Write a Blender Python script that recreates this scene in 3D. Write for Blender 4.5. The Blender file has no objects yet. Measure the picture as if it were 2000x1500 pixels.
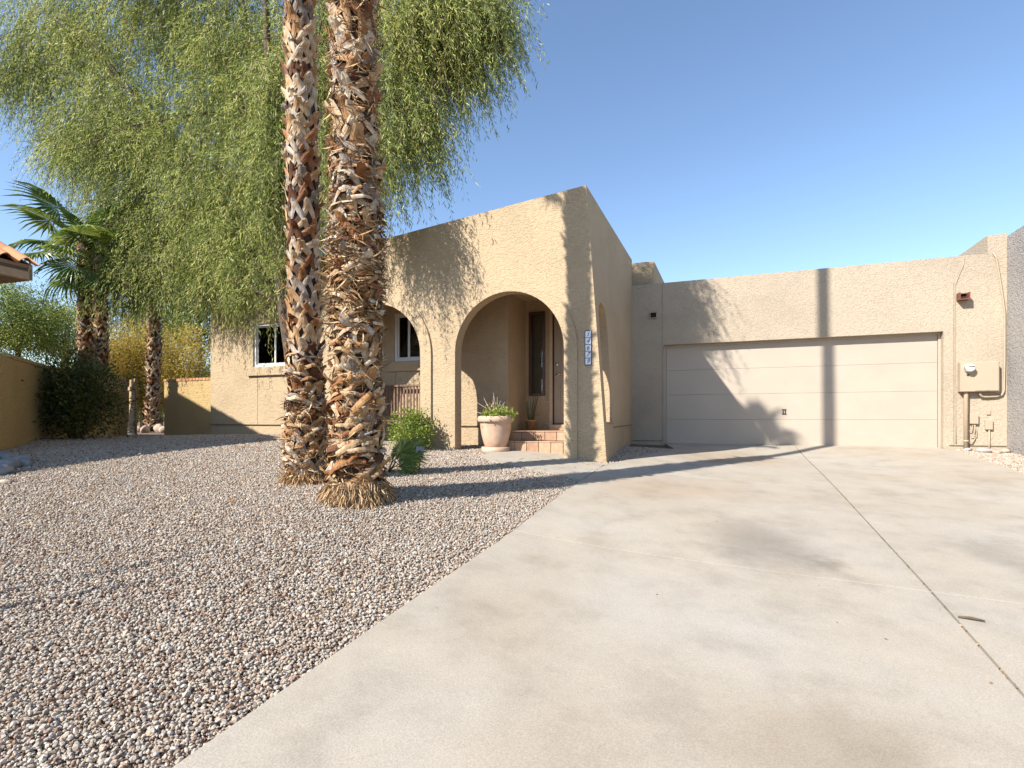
import bpy, bmesh, math, random
import numpy as np
from mathutils import Vector, Matrix
from mathutils.geometry import tessellate_polygon

R = math.radians
random.seed(7)
rng = np.random.default_rng(7)
scene = bpy.context.scene
col = scene.collection

# ------------------------------------------------------------------ camera
YAW, FPX, EYE = R(22.0), 1050.0, 0.567
cam_data = bpy.data.cameras.new('camera')
cam_data.sensor_width = 36.0
cam_data.lens = FPX / 2000.0 * 36.0
cam_data.shift_y = 66.0 / 2000.0
cam_data.clip_start = 0.05
cam_data.clip_end = 5000.0
cam = bpy.data.objects.new('camera', cam_data)
cam.location = (0, 0, EYE)
cam.rotation_euler = (R(90), 0, YAW)
col.objects.link(cam)
scene.camera = cam

# ------------------------------------------------------------------ sky, sun, exposure
SUN_A, SUN_E = R(57.9), R(37.7)          # direction the light travels, measured from +X; elevation
world = bpy.data.worlds.new('World')
scene.world = world
world.use_nodes = True
wn = world.node_tree
wn.nodes.clear()
sky = wn.nodes.new('ShaderNodeTexSky')
sky.sky_type = 'NISHITA'
sky.sun_disc = False
sky.sun_elevation = SUN_E
sky.sun_rotation = R(211.4)
sky.altitude = 400.0
sky.air_density = 1.0
sky.dust_density = 0.4
sky.ozone_density = 2.2
bg = wn.nodes.new('ShaderNodeBackground')
bg.inputs['Strength'].default_value = 0.117
wo = wn.nodes.new('ShaderNodeOutputWorld')
wn.links.new(sky.outputs[0], bg.inputs[0])
wn.links.new(bg.outputs[0], wo.inputs[0])

sun_data = bpy.data.lights.new('sun', 'SUN')
sun_data.energy = 4.8
sun_data.angle = R(0.55)
sun_data.color = (1.0, 0.94, 0.85)
sun = bpy.data.objects.new('sun', sun_data)
dvec = Vector((math.cos(SUN_A) * math.cos(SUN_E), math.sin(SUN_A) * math.cos(SUN_E), -math.sin(SUN_E)))
sun.rotation_euler = dvec.to_track_quat('-Z', 'Y').to_euler()
sun.location = (-10, -14, 14)
col.objects.link(sun)

scene.view_settings.view_transform = 'Standard'
scene.view_settings.look = 'None'
scene.view_settings.exposure = 1.05
scene.view_settings.gamma = 1.0
scene.view_settings.use_curve_mapping = False
scene.cycles.max_bounces = 6
scene.cycles.diffuse_bounces = 5
scene.cycles.glossy_bounces = 3
scene.cycles.transparent_max_bounces = 12

# ------------------------------------------------------------------ helpers
def place(px, py, depth):
    """photo pixel + depth -> world point (used once, to set down real positions)"""
    x = (px - 1000.0) / FPX * depth
    z = EYE + (816.0 - py) / FPX * depth
    c, s = math.cos(YAW), math.sin(YAW)
    return Vector((x * c - depth * s, x * s + depth * c, z))

def tag(o, label=None, cat=None, group=None, kind=None):
    if label: o['label'] = label
    if cat: o['category'] = cat
    if group: o['group'] = group
    if kind: o['kind'] = kind
    return o

def empty(name, loc, label=None, cat=None, group=None, kind=None):
    o = bpy.data.objects.new(name, None)
    o.location = loc
    o.empty_display_size = 0.1
    col.objects.link(o)
    return tag(o, label, cat, group, kind)

def root_loc(o):
    v = Vector((0, 0, 0))
    while o is not None:
        v = v + Vector(o.location)
        o = o.parent
    return v

class MB:
    """collects world-space geometry, builds it as one mesh object"""
    def __init__(self):
        self.v, self.f = [], []
    def add(self, verts, faces):
        n = len(self.v)
        self.v += [tuple(p) for p in verts]
        self.f += [tuple(i + n for i in f) for f in faces]
        return self
    def box(self, x0, x1, y0, y1, z0, z1):
        return self.add([(x0, y0, z0), (x1, y0, z0), (x1, y1, z0), (x0, y1, z0), (x0, y0, z1), (x1, y0, z1), (x1, y1, z1), (x0, y1, z1)],
                        [(0, 3, 2, 1), (4, 5, 6, 7), (0, 1, 5, 4), (1, 2, 6, 5), (2, 3, 7, 6), (3, 0, 4, 7)])
    def bevbox(self, x0, x1, y0, y1, z0, z1, b=0.01):
        """box with chamfered edges"""
        bm = bmesh.new()
        bmesh.ops.create_cube(bm, size=1.0)
        for w in bm.verts:
            w.co = Vector(((x0 + x1) / 2 + w.co.x * (x1 - x0), (y0 + y1) / 2 + w.co.y * (y1 - y0), (z0 + z1) / 2 + w.co.z * (z1 - z0)))
        bmesh.ops.bevel(bm, geom=bm.edges[:], offset=b, segments=2, profile=0.5, affect='EDGES')
        self.addbm(bm)
        return self
    def addbm(self, bm):
        bm.verts.index_update()
        self.add([w.co[:] for w in bm.verts], [tuple(w.index for w in f.verts) for f in bm.faces])
        bm.free()
    def tube(self, pts, radii, n=8, cap=True):
        pts = [Vector(p) for p in pts]
        if not hasattr(radii, '__len__'): radii = [radii] * len(pts)
        rings = []
        ref = None
        for i, p in enumerate(pts):
            t = (pts[min(i + 1, len(pts) - 1)] - pts[max(i - 1, 0)])
            if t.length < 1e-9: t = Vector((0, 0, 1))
            t.normalize()
            if ref is None:
                ref = Vector((1, 0, 0)) if abs(t.x) < 0.9 else Vector((0, 1, 0))
            a = (ref - t * ref.dot(t)).normalized()
            b = t.cross(a)
            ref = a
            rings.append([p + (a * math.cos(2 * math.pi * k / n) + b * math.sin(2 * math.pi * k / n)) * radii[i] for k in range(n)])
        vs = [q for r in rings for q in r]
        fs = []
        for i in range(len(pts) - 1):
            for k in range(n):
                k2 = (k + 1) % n
                fs.append((i * n + k, i * n + k2, (i + 1) * n + k2, (i + 1) * n + k))
        if cap:
            fs.append(tuple(range(n - 1, -1, -1)))
            fs.append(tuple((len(pts) - 1) * n + k for k in range(n)))
        return self.add(vs, fs)
    def lathe(self, cx, cy, prof, n=24, cap=True):
        vs, fs = [], []
        for r, z in prof:
            vs += [(cx + r * math.cos(2 * math.pi * k / n), cy + r * math.sin(2 * math.pi * k / n), z) for k in range(n)]
        for i in range(len(prof) - 1):
            for k in range(n):
                k2 = (k + 1) % n
                fs.append((i * n + k, i * n + k2, (i + 1) * n + k2, (i + 1) * n + k))
        if cap:
            fs.append(tuple(range(n - 1, -1, -1)))
            fs.append(tuple((len(prof) - 1) * n + k for k in range(n)))
        return self.add(vs, fs)
    def extrude_poly(self, poly, f0, f1):
        """poly: 2D outline; f0, f1 map (a, b) to the two 3D faces"""
        tris = tessellate_polygon([[Vector((a, b, 0)) for a, b in poly]])
        n = len(poly)
        vs = [f0(a, b) for a, b in poly] + [f1(a, b) for a, b in poly]
        fs = [tuple(t) for t in tris] + [tuple(i + n for i in reversed(t)) for t in tris]
        fs += [(i, i + n, (i + 1) % n + n, (i + 1) % n) for i in range(n)]
        return self.add(vs, fs)
    def wall_holes(self, a0, a1, z0, z1, holes, y0, y1):
        """wall slab in the x-z plane between y0 (front) and y1 with rectangular holes (x0,x1,z0,z1)"""
        xs = sorted({a0, a1, *[h[0] for h in holes], *[h[1] for h in holes]})
        zs = sorted({z0, z1, *[h[2] for h in holes], *[h[3] for h in holes]})
        solid = lambda i, j: 0 <= i < len(xs) - 1 and 0 <= j < len(zs) - 1 and not any(
            h[0] - 1e-6 <= xs[i] and xs[i + 1] <= h[1] + 1e-6 and h[2] - 1e-6 <= zs[j] and zs[j + 1] <= h[3] + 1e-6 for h in holes)
        idx = {}
        def vid(i, j, s):
            if (i, j, s) not in idx:
                idx[(i, j, s)] = len(self.v)
                self.v.append((xs[i], y1 if s else y0, zs[j]))
            return idx[(i, j, s)]
        for i in range(len(xs) - 1):
            for j in range(len(zs) - 1):
                if not solid(i, j): continue
                self.f.append((vid(i, j, 0), vid(i + 1, j, 0), vid(i + 1, j + 1, 0), vid(i, j + 1, 0)))
                self.f.append((vid(i, j, 1), vid(i, j + 1, 1), vid(i + 1, j + 1, 1), vid(i + 1, j, 1)))
                if not solid(i - 1, j): self.f.append((vid(i, j, 0), vid(i, j + 1, 0), vid(i, j + 1, 1), vid(i, j, 1)))
                if not solid(i + 1, j): self.f.append((vid(i + 1, j, 0), vid(i + 1, j, 1), vid(i + 1, j + 1, 1), vid(i + 1, j + 1, 0)))
                if not solid(i, j - 1): self.f.append((vid(i, j, 0), vid(i, j, 1), vid(i + 1, j, 1), vid(i + 1, j, 0)))
                if not solid(i, j + 1): self.f.append((vid(i, j + 1, 0), vid(i + 1, j + 1, 0), vid(i + 1, j + 1, 1), vid(i, j + 1, 1)))
        return self
    def build(self, name, mat, parent=None, smooth=False, recalc=True):
        off = root_loc(parent) if parent is not None else Vector((0, 0, 0))
        me = bpy.data.meshes.new(name)
        me.from_pydata([(x - off.x, y - off.y, z - off.z) for x, y, z in self.v], [], self.f)
        if recalc:
            bm = bmesh.new(); bm.from_mesh(me)
            bmesh.ops.recalc_face_normals(bm, faces=bm.faces[:])
            bm.to_mesh(me); bm.free()
        if smooth:
            me.polygons.foreach_set('use_smooth', [True] * len(me.polygons))
        me.materials.append(mat)
        me.update()
        o = bpy.data.objects.new(name, me)
        o.parent = parent
        col.objects.link(o)
        return o

def np_mesh(name, V, F, mat, parent=None, tint=None, smooth=False):
    """mesh from numpy arrays (F: n x 3 or n x 4), optional per-vertex float attribute 'tint'"""
    off = root_loc(parent) if parent is not None else Vector((0, 0, 0))
    V = np.asarray(V, dtype=np.float32) - np.array(off, dtype=np.float32)
    F = np.asarray(F, dtype=np.int32)
    me = bpy.data.meshes.new(name)
    me.vertices.add(len(V)); me.vertices.foreach_set('co', V.ravel())
    k = F.shape[1]
    me.loops.add(F.size); me.loops.foreach_set('vertex_index', F.ravel())
    me.polygons.add(len(F))
    me.polygons.foreach_set('loop_start', np.arange(0, F.size, k, dtype=np.int32))
    if smooth: me.polygons.foreach_set('use_smooth', np.ones(len(F), dtype=bool))
    if tint is not None:
        a = me.attributes.new('tint', 'FLOAT', 'POINT')
        a.data.foreach_set('value', np.asarray(tint, dtype=np.float32))
    me.update(calc_edges=True); me.validate()
    me.materials.append(mat)
    o = bpy.data.objects.new(name, me)
    o.parent = parent
    col.objects.link(o)
    return o

# ------------------------------------------------------------------ materials
def new_mat(name):
    m = bpy.data.materials.new(name)
    m.use_nodes = True
    nt = m.node_tree
    return m, nt, nt.nodes['Principled BSDF']

def N(nt, kind, **kw):
    n = nt.nodes.new(kind)
    for k, v in kw.items():
        if k in n.inputs: n.inputs[k].default_value = v
        else: setattr(n, k, v)
    return n

def ramp(nt, stops, fac=None):
    r = nt.nodes.new('ShaderNodeValToRGB')
    e = r.color_ramp.elements
    while len(e) < len(stops): e.new(0.5)
    for el, (p, c) in zip(e, stops):
        el.position = p
        el.color = (*c, 1.0) if len(c) == 3 else c
    if fac is not None: nt.links.new(fac, r.inputs[0])
    return r

def obj_coord(nt, world_space=True):
    if world_space:
        return nt.nodes.new('ShaderNodeNewGeometry').outputs['Position']
    return nt.nodes.new('ShaderNodeTexCoord').outputs['Object']

def noise(nt, coord, scale, detail=4.0, rough=0.55):
    n = N(nt, 'ShaderNodeTexNoise', Scale=scale, Detail=detail, Roughness=rough)
    nt.links.new(coord, n.inputs['Vector'])
    return n.outputs[0]

def bump(nt, bsdf, height, strength, dist, prev=None):
    b = N(nt, 'ShaderNodeBump', Strength=strength, Distance=dist)
    nt.links.new(height, b.inputs['Height'])
    if prev is not None: nt.links.new(prev, b.inputs['Normal'])
    nt.links.new(b.outputs[0], bsdf.inputs['Normal'])
    return b.outputs[0]

def plain(name, c, rough=0.6, metal=0.0, var=0.12, scale=8.0, bmp=0.0, bscale=60.0):
    m, nt, b = new_mat(name)
    co = obj_coord(nt)
    f = noise(nt, co, scale)
    lo = tuple(x * (1 - var) for x in c); hi = tuple(min(1, x * (1 + var)) for x in c)
    r = ramp(nt, [(0.3, lo), (0.7, hi)], f)
    nt.links.new(r.outputs[0], b.inputs['Base Color'])
    b.inputs['Roughness'].default_value = rough
    b.inputs['Metallic'].default_value = metal
    if bmp: bump(nt, b, noise(nt, co, bscale), 0.6, bmp)
    return m

def stucco(name, c, coarse=16.0, depth=0.02):
    m, nt, b = new_mat(name)
    co = obj_coord(nt)
    # broad weathering, fine grain
    big = noise(nt, co, 0.9, 5.0, 0.6)
    fine = noise(nt, co, 140.0, 3.0)
    r = ramp(nt, [(0.28, tuple(x * 0.86 for x in c)), (0.5, c), (0.75, tuple(min(1, x * 1.08) for x in c))], big)
    r2 = ramp(nt, [(0.3, (0.86, 0.86, 0.86)), (0.7, (1.08, 1.08, 1.08))], fine)
    mx = N(nt, 'ShaderNodeMix', data_type='RGBA', blend_type='MULTIPLY')
    mx.inputs[0].default_value = 1.0
    nt.links.new(r.outputs[0], mx.inputs[6]); nt.links.new(r2.outputs[0], mx.inputs[7])
    nt.links.new(mx.outputs[2], b.inputs['Base Color'])
    b.inputs['Roughness'].default_value = 0.92
    b.inputs['Specular IOR Level'].default_value = 0.15
    # skip-trowel relief: ridged, stretched sideways, plus sand
    mp = N(nt, 'ShaderNodeMapping'); mp.inputs['Scale'].default_value = (0.75, 0.75, 1.35)
    nt.links.new(co, mp.inputs[0])
    wv = N(nt, 'ShaderNodeTexNoise', Scale=coarse, Detail=2.0, Roughness=0.5, Distortion=1.2)
    nt.links.new(mp.outputs[0], wv.inputs['Vector'])
    rr = ramp(nt, [(0.35, (0, 0, 0)), (0.47, (0.75, 0.75, 0.75)), (0.53, (0.8, 0.8, 0.8)), (0.68, (1, 1, 1))], wv.outputs[0])
    n1 = bump(nt, b, rr.outputs[0], 0.8, depth * 0.5)
    bump(nt, b, noise(nt, co, 60.0, 4.0), 0.7, depth * 0.4, n1)
    return m

def leafmat(name, stops, trans=0.35, rough=0.45):
    m, nt, b = new_mat(name)
    at = N(nt, 'ShaderNodeAttribute', attribute_name='tint')
    r = ramp(nt, stops, at.outputs['Fac'])
    nt.links.new(r.outputs[0], b.inputs['Base Color'])
    b.inputs['Roughness'].default_value = rough
    b.inputs['Specular IOR Level'].default_value = 0.35
    tr = N(nt, 'ShaderNodeBsdfTranslucent')
    nt.links.new(r.outputs[0], tr.inputs[0])
    mix = N(nt, 'ShaderNodeMixShader'); mix.inputs[0].default_value = trans
    nt.links.new(b.outputs[0], mix.inputs[1]); nt.links.new(tr.outputs[0], mix.inputs[2])
    nt.links.new(mix.outputs[0], nt.nodes['Material Output'].inputs[0])
    return m

M = {}
M['stucco'] = stucco('tan_stucco', (0.445, 0.342, 0.222), 26.0, 0.016)
M['stucco_garage'] = stucco('tan_stucco_garage', (0.405, 0.340, 0.262), 30.0, 0.014)
M['stucco_garden'] = stucco('garden_wall_stucco', (0.46, 0.33, 0.16), 24.0, 0.02)
M['stucco_grey'] = stucco('grey_stucco', (0.33, 0.31, 0.295), 18.0, 0.03)
M['door_paint'] = plain('garage_door_paint', (0.385, 0.328, 0.268), 0.55, var=0.04, scale=2.0, bmp=0.0012, bscale=220.0)
M['white_frame'] = plain('white_vinyl', (0.62, 0.62, 0.61), 0.35, var=0.03)
M['brown_paint'] = plain('brown_paint', (0.20, 0.13, 0.08), 0.5, var=0.08)
M['entry_door'] = plain('entry_door_paint', (0.36, 0.285, 0.215), 0.45, var=0.05)
M['casing'] = plain('pale_door_casing', (0.52, 0.38, 0.26), 0.5, var=0.05)  # one even tone, paler than the entry door
M['steel'] = plain('brushed_steel', (0.7, 0.68, 0.64), 0.25, 1.0, var=0.05)
M['dark_metal'] = plain('dark_metal', (0.03, 0.03, 0.03), 0.45, 0.4)
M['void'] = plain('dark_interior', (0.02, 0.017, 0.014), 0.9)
M['screed'] = plain('weep_screed', (0.16, 0.115, 0.075), 0.7)
M['panel_paint'] = plain('meter_panel_paint', (0.375, 0.305, 0.225), 0.5, var=0.05, scale=3.0)
M['conduit_paint'] = plain('conduit_paint', (0.37, 0.29, 0.205), 0.5, var=0.08)
M['roofing'] = plain('roof_coating', (0.6, 0.58, 0.54), 0.9)
M['scupper_red'] = plain('rusty_scupper', (0.16, 0.06, 0.035), 0.7, var=0.3)

def glass_mat():
    m, nt, b = new_mat('window_glass')
    b.inputs['Base Color'].default_value = (0.02, 0.022, 0.024, 1)
    b.inputs['Roughness'].default_value = 0.04
    b.inputs['Specular IOR Level'].default_value = 0.9
    tr = N(nt, 'ShaderNodeBsdfTransparent'); tr.inputs[0].default_value = (0.75, 0.78, 0.78, 1)
    fr = N(nt, 'ShaderNodeFresnel'); fr.inputs[0].default_value = 1.5
    gl = N(nt, 'ShaderNodeBsdfGlossy'); gl.inputs['Roughness'].default_value = 0.02
    mix = N(nt, 'ShaderNodeMixShader')
    nt.links.new(fr.outputs[0], mix.inputs[0]); nt.links.new(tr.outputs[0], mix.inputs[1]); nt.links.new(gl.outputs[0], mix.inputs[2])
    nt.links.new(mix.outputs[0], nt.nodes['Material Output'].inputs[0])
    return m
M['glass'] = glass_mat()

def tile_mat():
    m, nt, b = new_mat('saltillo_tile')
    oi = N(nt, 'ShaderNodeObjectInfo')
    co = obj_coord(nt)
    f = noise(nt, co, 14.0)
    r = ramp(nt, [(0.0, (0.33, 0.19, 0.115)), (0.5, (0.40, 0.25, 0.155)), (1.0, (0.44, 0.31, 0.21))], oi.outputs['Random'])
    r2 = ramp(nt, [(0.3, (0.8, 0.8, 0.8)), (0.7, (1.15, 1.15, 1.15))], f)
    mx = N(nt, 'ShaderNodeMix', data_type='RGBA', blend_type='MULTIPLY'); mx.inputs[0].default_value = 1.0
    nt.links.new(r.outputs[0], mx.inputs[6]); nt.links.new(r2.outputs[0], mx.inputs[7])
    nt.links.new(mx.outputs[2], b.inputs['Base Color'])
    b.inputs['Roughness'].default_value = 0.55
    bump(nt, b, noise(nt, co, 40.0), 0.4, 0.004)
    return m
M['tile'] = tile_mat()

def brick_mat():
    m, nt, b = new_mat('clay_brick')
    oi = N(nt, 'ShaderNodeObjectInfo')
    r = ramp(nt, [(0.0, (0.36, 0.16, 0.07)), (0.5, (0.46, 0.22, 0.10)), (1.0, (0.52, 0.30, 0.16))], oi.outputs['Random'])
    nt.links.new(r.outputs[0], b.inputs['Base Color'])
    b.inputs['Roughness'].default_value = 0.85
    bump(nt, b, noise(nt, obj_coord(nt), 90.0), 0.5, 0.004)
    return m
M['brick'] = brick_mat()

def concrete_mat():
    m, nt, b = new_mat('driveway_concrete')
    co = obj_coord(nt)
    big = noise(nt, co, 0.55, 5.0, 0.6)
    mid = noise(nt, co, 2.6, 6.0, 0.65)
    fine = noise(nt, co, 120.0, 4.0, 0.7)
    grit = noise(nt, co, 320.0, 2.0, 0.7)
    r = ramp(nt, [(0.3, (0.355, 0.305, 0.242)), (0.5, (0.375, 0.337, 0.283)), (0.62, (0.382, 0.350, 0.305)), (0.75, (0.42, 0.397, 0.36))], big)
    def mul(prev, fac, stops):
        q = ramp(nt, stops, fac)
        mx = N(nt, 'ShaderNodeMix', data_type='RGBA', blend_type='MULTIPLY'); mx.inputs[0].default_value = 1.0
        nt.links.new(prev, mx.inputs[6]); nt.links.new(q.outputs[0], mx.inputs[7])
        return mx.outputs[2]
    c = mul(r.outputs[0], mid, [(0.25, (0.80, 0.79, 0.78)), (0.5, (1, 1, 1)), (0.75, (1.10, 1.09, 1.08))])
    c = mul(c, fine, [(0.3, (0.80, 0.79, 0.77)), (0.65, (1.08, 1.08, 1.08))])
    c = mul(c, grit, [(0.33, (0.80, 0.78, 0.76)), (0.45, (1, 1, 1))])
    # oil and tyre stains with their own shape: a soft blob distorted by noise
    def stain(prev, cx, cy, sx, sy, ang, strength, tint):
        mp = N(nt, 'ShaderNodeMapping', vector_type='TEXTURE')
        mp.inputs['Location'].default_value = (cx, cy, 0)
        mp.inputs['Rotation'].default_value = (0, 0, ang)
        mp.inputs['Scale'].default_value = (sx, sy, 50)
        nz = N(nt, 'ShaderNodeTexNoise', Scale=1.6, Detail=5.0, Roughness=0.65)
        nt.links.new(co, nz.inputs['Vector'])
        ad = N(nt, 'ShaderNodeMix', data_type='VECTOR'); ad.inputs[0].default_value = 0.28
        nt.links.new(co, ad.inputs[4])
        va = N(nt, 'ShaderNodeVectorMath', operation='MULTIPLY_ADD')
        nt.links.new(nz.outputs['Color'], va.inputs[0]); va.inputs[1].default_value = (0.9, 0.9, 0.0)
        nt.links.new(co, va.inputs[2])
        vs = N(nt, 'ShaderNodeVectorMath', operation='SUBTRACT'); vs.inputs[1].default_value = (0.45, 0.45, 0.0)
        nt.links.new(va.outputs[0], vs.inputs[0])
        nt.links.new(vs.outputs[0], mp.inputs[0])
        gr = N(nt, 'ShaderNodeTexGradient', gradient_type='SPHERICAL')
        nt.links.new(mp.outputs[0], gr.inputs[0])
        q = ramp(nt, [(0.0, (1, 1, 1)), (0.75, tint)], gr.outputs[0])
        mx = N(nt, 'ShaderNodeMix', data_type='RGBA', blend_type='MULTIPLY'); mx.inputs[0].default_value = strength
        nt.links.new(prev, mx.inputs[6]); nt.links.new(q.outputs[0], mx.inputs[7])
        return mx.outputs[2]
    c = stain(c, 0.25, 4.9, 0.55, 0.95, 0.25, 0.7, (0.56, 0.56, 0.57))
    c = stain(c, 0.62, 4.5, 0.16, 0.45, 0.7, 0.7, (0.66, 0.65, 0.65))
    c = stain(c, 1.95, 5.2, 0.35, 0.8, 0.1, 0.8, (0.74, 0.74, 0.74))
    c = stain(c, -0.55, 6.6, 1.3, 0.9, 0.2, 0.8, (0.92, 0.82, 0.72))
    c = stain(c, 0.35, 2.3, 0.7, 0.35, 0.5, 0.7, (0.80, 0.77, 0.72))
    c = stain(c, 0.0, 9.4, 1.2, 0.9, 0.2, 0.8, (0.95, 0.84, 0.75))
    nt.links.new(c, b.inputs['Base Color'])
    b.inputs['Roughness'].default_value = 0.85
    b.inputs['Specular IOR Level'].default_value = 0.25
    n1 = bump(nt, b, fine, 0.35, 0.004)
    bump(nt, b, grit, 0.35, 0.003, n1)
    return m
M['concrete'] = concrete_mat()
M['soil'] = plain('sandy_soil', (0.13, 0.085, 0.06), 0.95, var=0.25, scale=3.0, bmp=0.01, bscale=45.0)

def gravel_mat():
    m, nt, b = new_mat('crushed_gravel')
    oi = N(nt, 'ShaderNodeObjectInfo')
    r = ramp(nt, [(0.0, (0.12, 0.06, 0.04)), (0.07, (0.25, 0.16, 0.11)), (0.25, (0.34, 0.265, 0.20)), (0.5, (0.375, 0.32, 0.258)),
                  (0.75, (0.41, 0.36, 0.30)), (0.93, (0.35, 0.32, 0.29)), (1.0, (0.54, 0.49, 0.42))], oi.outputs['Random'])
    nt.links.new(r.outputs[0], b.inputs['Base Color'])
    b.inputs['Roughness'].default_value = 0.85
    b.inputs['Specular IOR Level'].default_value = 0.25
    return m
M['gravel'] = gravel_mat()

# ------------------------------------------------------------------ the ground surface (thin-plate spline through surveyed heights)
CP = np.array([
    (1.2, 12.0, 0.0), (1.2, 10.3, -.13), (1.2, 7.4, -.31), (1.2, 5.1, -.49), (1.2, 4.26, -.556), (1.2, 3.06, -.667), (1.2, 0, -.93),
    (-1.3, 12.0, 0.0), (-1.1, 10.0, -.03), (-1.6, 7.6, -.12), (-1.65, 4.0, -.42), (-1.7, 2.7, -.51), (-1.75, 1.3, -.63), (-1.8, -1, -.8),
    (3.7, 12.0, 0.0), (3.7, 9.5, -.2), (3.7, 6, -.5), (3.7, 0, -1.0), (4.4, 11.6, -.05), (1.2, -5, -1.2),
    (-2.4, 7.85, -.04), (-4.17, 7.85, .03), (-3.2, 8.2, .02), (-3.16, 4.05, -.16), (-4.12, 4.41, -.10), (-9, 8.8, .2), (-11.1, 8.9, .165),
    (-6.5, 8.8, .12), (-13.4, 9, .12), (-11.8, 5.9, .17), (-10.15, 4.6, .09), (-8, 3.7, .02), (-5, 1.5, -.38), (-8, 1, -.2),
    (-2.6, 1.0, -.61), (-4, 0, -.6), (-12, 0, 0), (-13, 14, .3), (-20, 20, .4), (-3, 14, .1), (6, 16, .1), (8, 6, -.4), (-8, -6, -.8)])
def _tps(d2):
    return np.where(d2 > 1e-12, d2 * np.log(np.maximum(d2, 1e-12)) * 0.5, 0.0)
_n = len(CP)
_K = _tps(((CP[:, None, :2] - CP[None, :, :2]) ** 2).sum(-1)) + np.eye(_n) * 0.12
_P = np.c_[np.ones(_n), CP[:, :2]]
_A = np.block([[_K, _P], [_P.T, np.zeros((3, 3))]])
_W = np.linalg.solve(_A, np.r_[CP[:, 2], 0, 0, 0])
def GZ(x, y):
    """ground height (arrays)"""
    x = np.asarray(x, float); y = np.asarray(y, float)
    cx = np.clip(x, -20, 8); cy = np.clip(y, -6, 20)
    d2 = (cx[..., None] - CP[:, 0]) ** 2 + (cy[..., None] - CP[:, 1]) ** 2
    return (_tps(d2) * _W[:_n]).sum(-1) + _W[_n] + _W[_n + 1] * cx + _W[_n + 2] * cy
def gz(x, y): return float(GZ(x, y))

def inside(poly, X, Y):
    r = np.zeros(X.shape, bool)
    n = len(poly)
    for i in range(n):
        x1, y1 = poly[i]; x2, y2 = poly[(i + 1) % n]
        c = ((y1 > Y) != (y2 > Y)) & (X < (x2 - x1) * (Y - y1) / (y2 - y1 + 1e-12) + x1)
        r ^= c
    return r

# ground sheet out to the horizon
gx = np.concatenate([[-2500, -900, -300, -120, -60, -35, -25], np.arange(-20, 8.01, 0.25), [12, 20, 35, 60, 120, 300, 900, 2500]])
gy = np.concatenate([[-2500, -900, -300, -100, -40, -15], np.arange(-6, 20.01, 0.25), [25, 35, 60, 120, 300, 900, 2500]])
XX, YY = np.meshgrid(gx, gy)
ZZ = GZ(XX, YY) - 0.03
V = np.c_[XX.ravel(), YY.ravel(), ZZ.ravel()]
nx = len(gx); ny = len(gy)
I, J = np.meshgrid(np.arange(nx - 1), np.arange(ny - 1))
a = (J * nx + I).ravel()
F = np.c_[a, a + 1, a + nx + 1, a + nx]
tag(np_mesh('ground', V, F, M['soil'], smooth=True), kind='structure')

# driveway slabs
LEFT = [(-1.82, -1.5), (-1.75, 1.3), (-1.68, 4.0), (-1.63, 7.45), (-0.95, 10.45), (-1.27, 11.9)]
def left_edge(y):
    return float(np.interp(y, [p[1] for p in LEFT], [p[0] for p in LEFT]))
def right_edge(y): return 3.72
drive = empty('driveway', (0, 0, 0), kind='structure')
def slab(u0f, u1f, v0, v1, nu, nv, parent, lift=0.02, name='slab'):
    vs, fs = [], []
    for j in range(nv + 1):
        y = v0 + (v1 - v0) * j / nv
        a0, a1 = u0f(y), u1f(y)
        for i in range(nu + 1):
            x = a0 + (a1 - a0) * i / nu
            edge = i in (0, nu) or j in (0, nv)
            vs.append((x, y, gz(x, y) + lift - (0.004 if edge else 0)))
    for j in range(nv):
        for i in range(nu):
            q = j * (nu + 1) + i
            fs.append((q, q + 1, q + nu + 2, q + nu + 1))
    # skirt
    rim = [i for i in range(nu + 1)] + [j * (nu + 1) + nu for j in range(1, nv + 1)] + \
          [nv * (nu + 1) + i for i in range(nu - 1, -1, -1)] + [j * (nu + 1) for j in range(nv - 1, 0, -1)]
    n0 = len(vs)
    for r_ in rim: vs.append((vs[r_][0], vs[r_][1], vs[r_][2] - 0.12))
    for k in range(len(rim)):
        k2 = (k + 1) % len(rim)
        fs.append((rim[k], n0 + k, n0 + k2, rim[k2]))
    m = MB(); m.add(vs, fs)
    o = m.build(name, M['concrete'], parent)
    return o
cuts = [-1.5, 1.0, 4.2, 7.4, 9.7, 11.93]
JU = 1.2
for k in range(len(cuts) - 1):
    v0, v1 = cuts[k] + 0.005, cuts[k + 1] - 0.005
    nv = max(6, int((v1 - v0) / 0.25))
    slab(left_edge, lambda y: JU - 0.008, v0, v1, 12, nv, drive)
    slab(lambda y: JU + 0.008, right_edge, v0, v1, 10, nv, drive)
joint_fill = plain('joint_mortar', (.44, .41, .36), .9, var=.15, scale=20)
for v in cuts[1:-1]:
    a0, a1 = left_edge(v) + .02, 3.7
    vs_, fs_ = [], []
    for i in range(41):
        x = a0 + (a1 - a0) * i / 40; z = gz(x, v) + .0135
        vs_ += [(x, v - .008, z), (x, v + .008, z)]
        if i: fs_.append((2 * i - 2, 2 * i, 2 * i + 1, 2 * i - 1))
    MB().add(vs_, fs_).build('control_joint', joint_fill, drive)
slab(lambda y: -1.25, lambda y: 3.55, 11.935, 12.4, 8, 2, drive)      # garage apron under the door
WALK = [(-3.38, 8.22), (-3.5, 7.3), (-3.05, 6.85), (-2.3, 6.6), (-1.665, 6.35), (-1.655, 7.7), (-2.32, 7.84), (-2.32, 8.22)]
wk = MB()
bm = bmesh.new()
vs_ = [bm.verts.new((x, y, 0)) for x, y in WALK]
bm.faces.new(vs_)
bmesh.ops.triangulate(bm, faces=bm.faces[:])
bmesh.ops.subdivide_edges(bm, edges=bm.edges[:], cuts=3, use_grid_fill=True)
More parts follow.
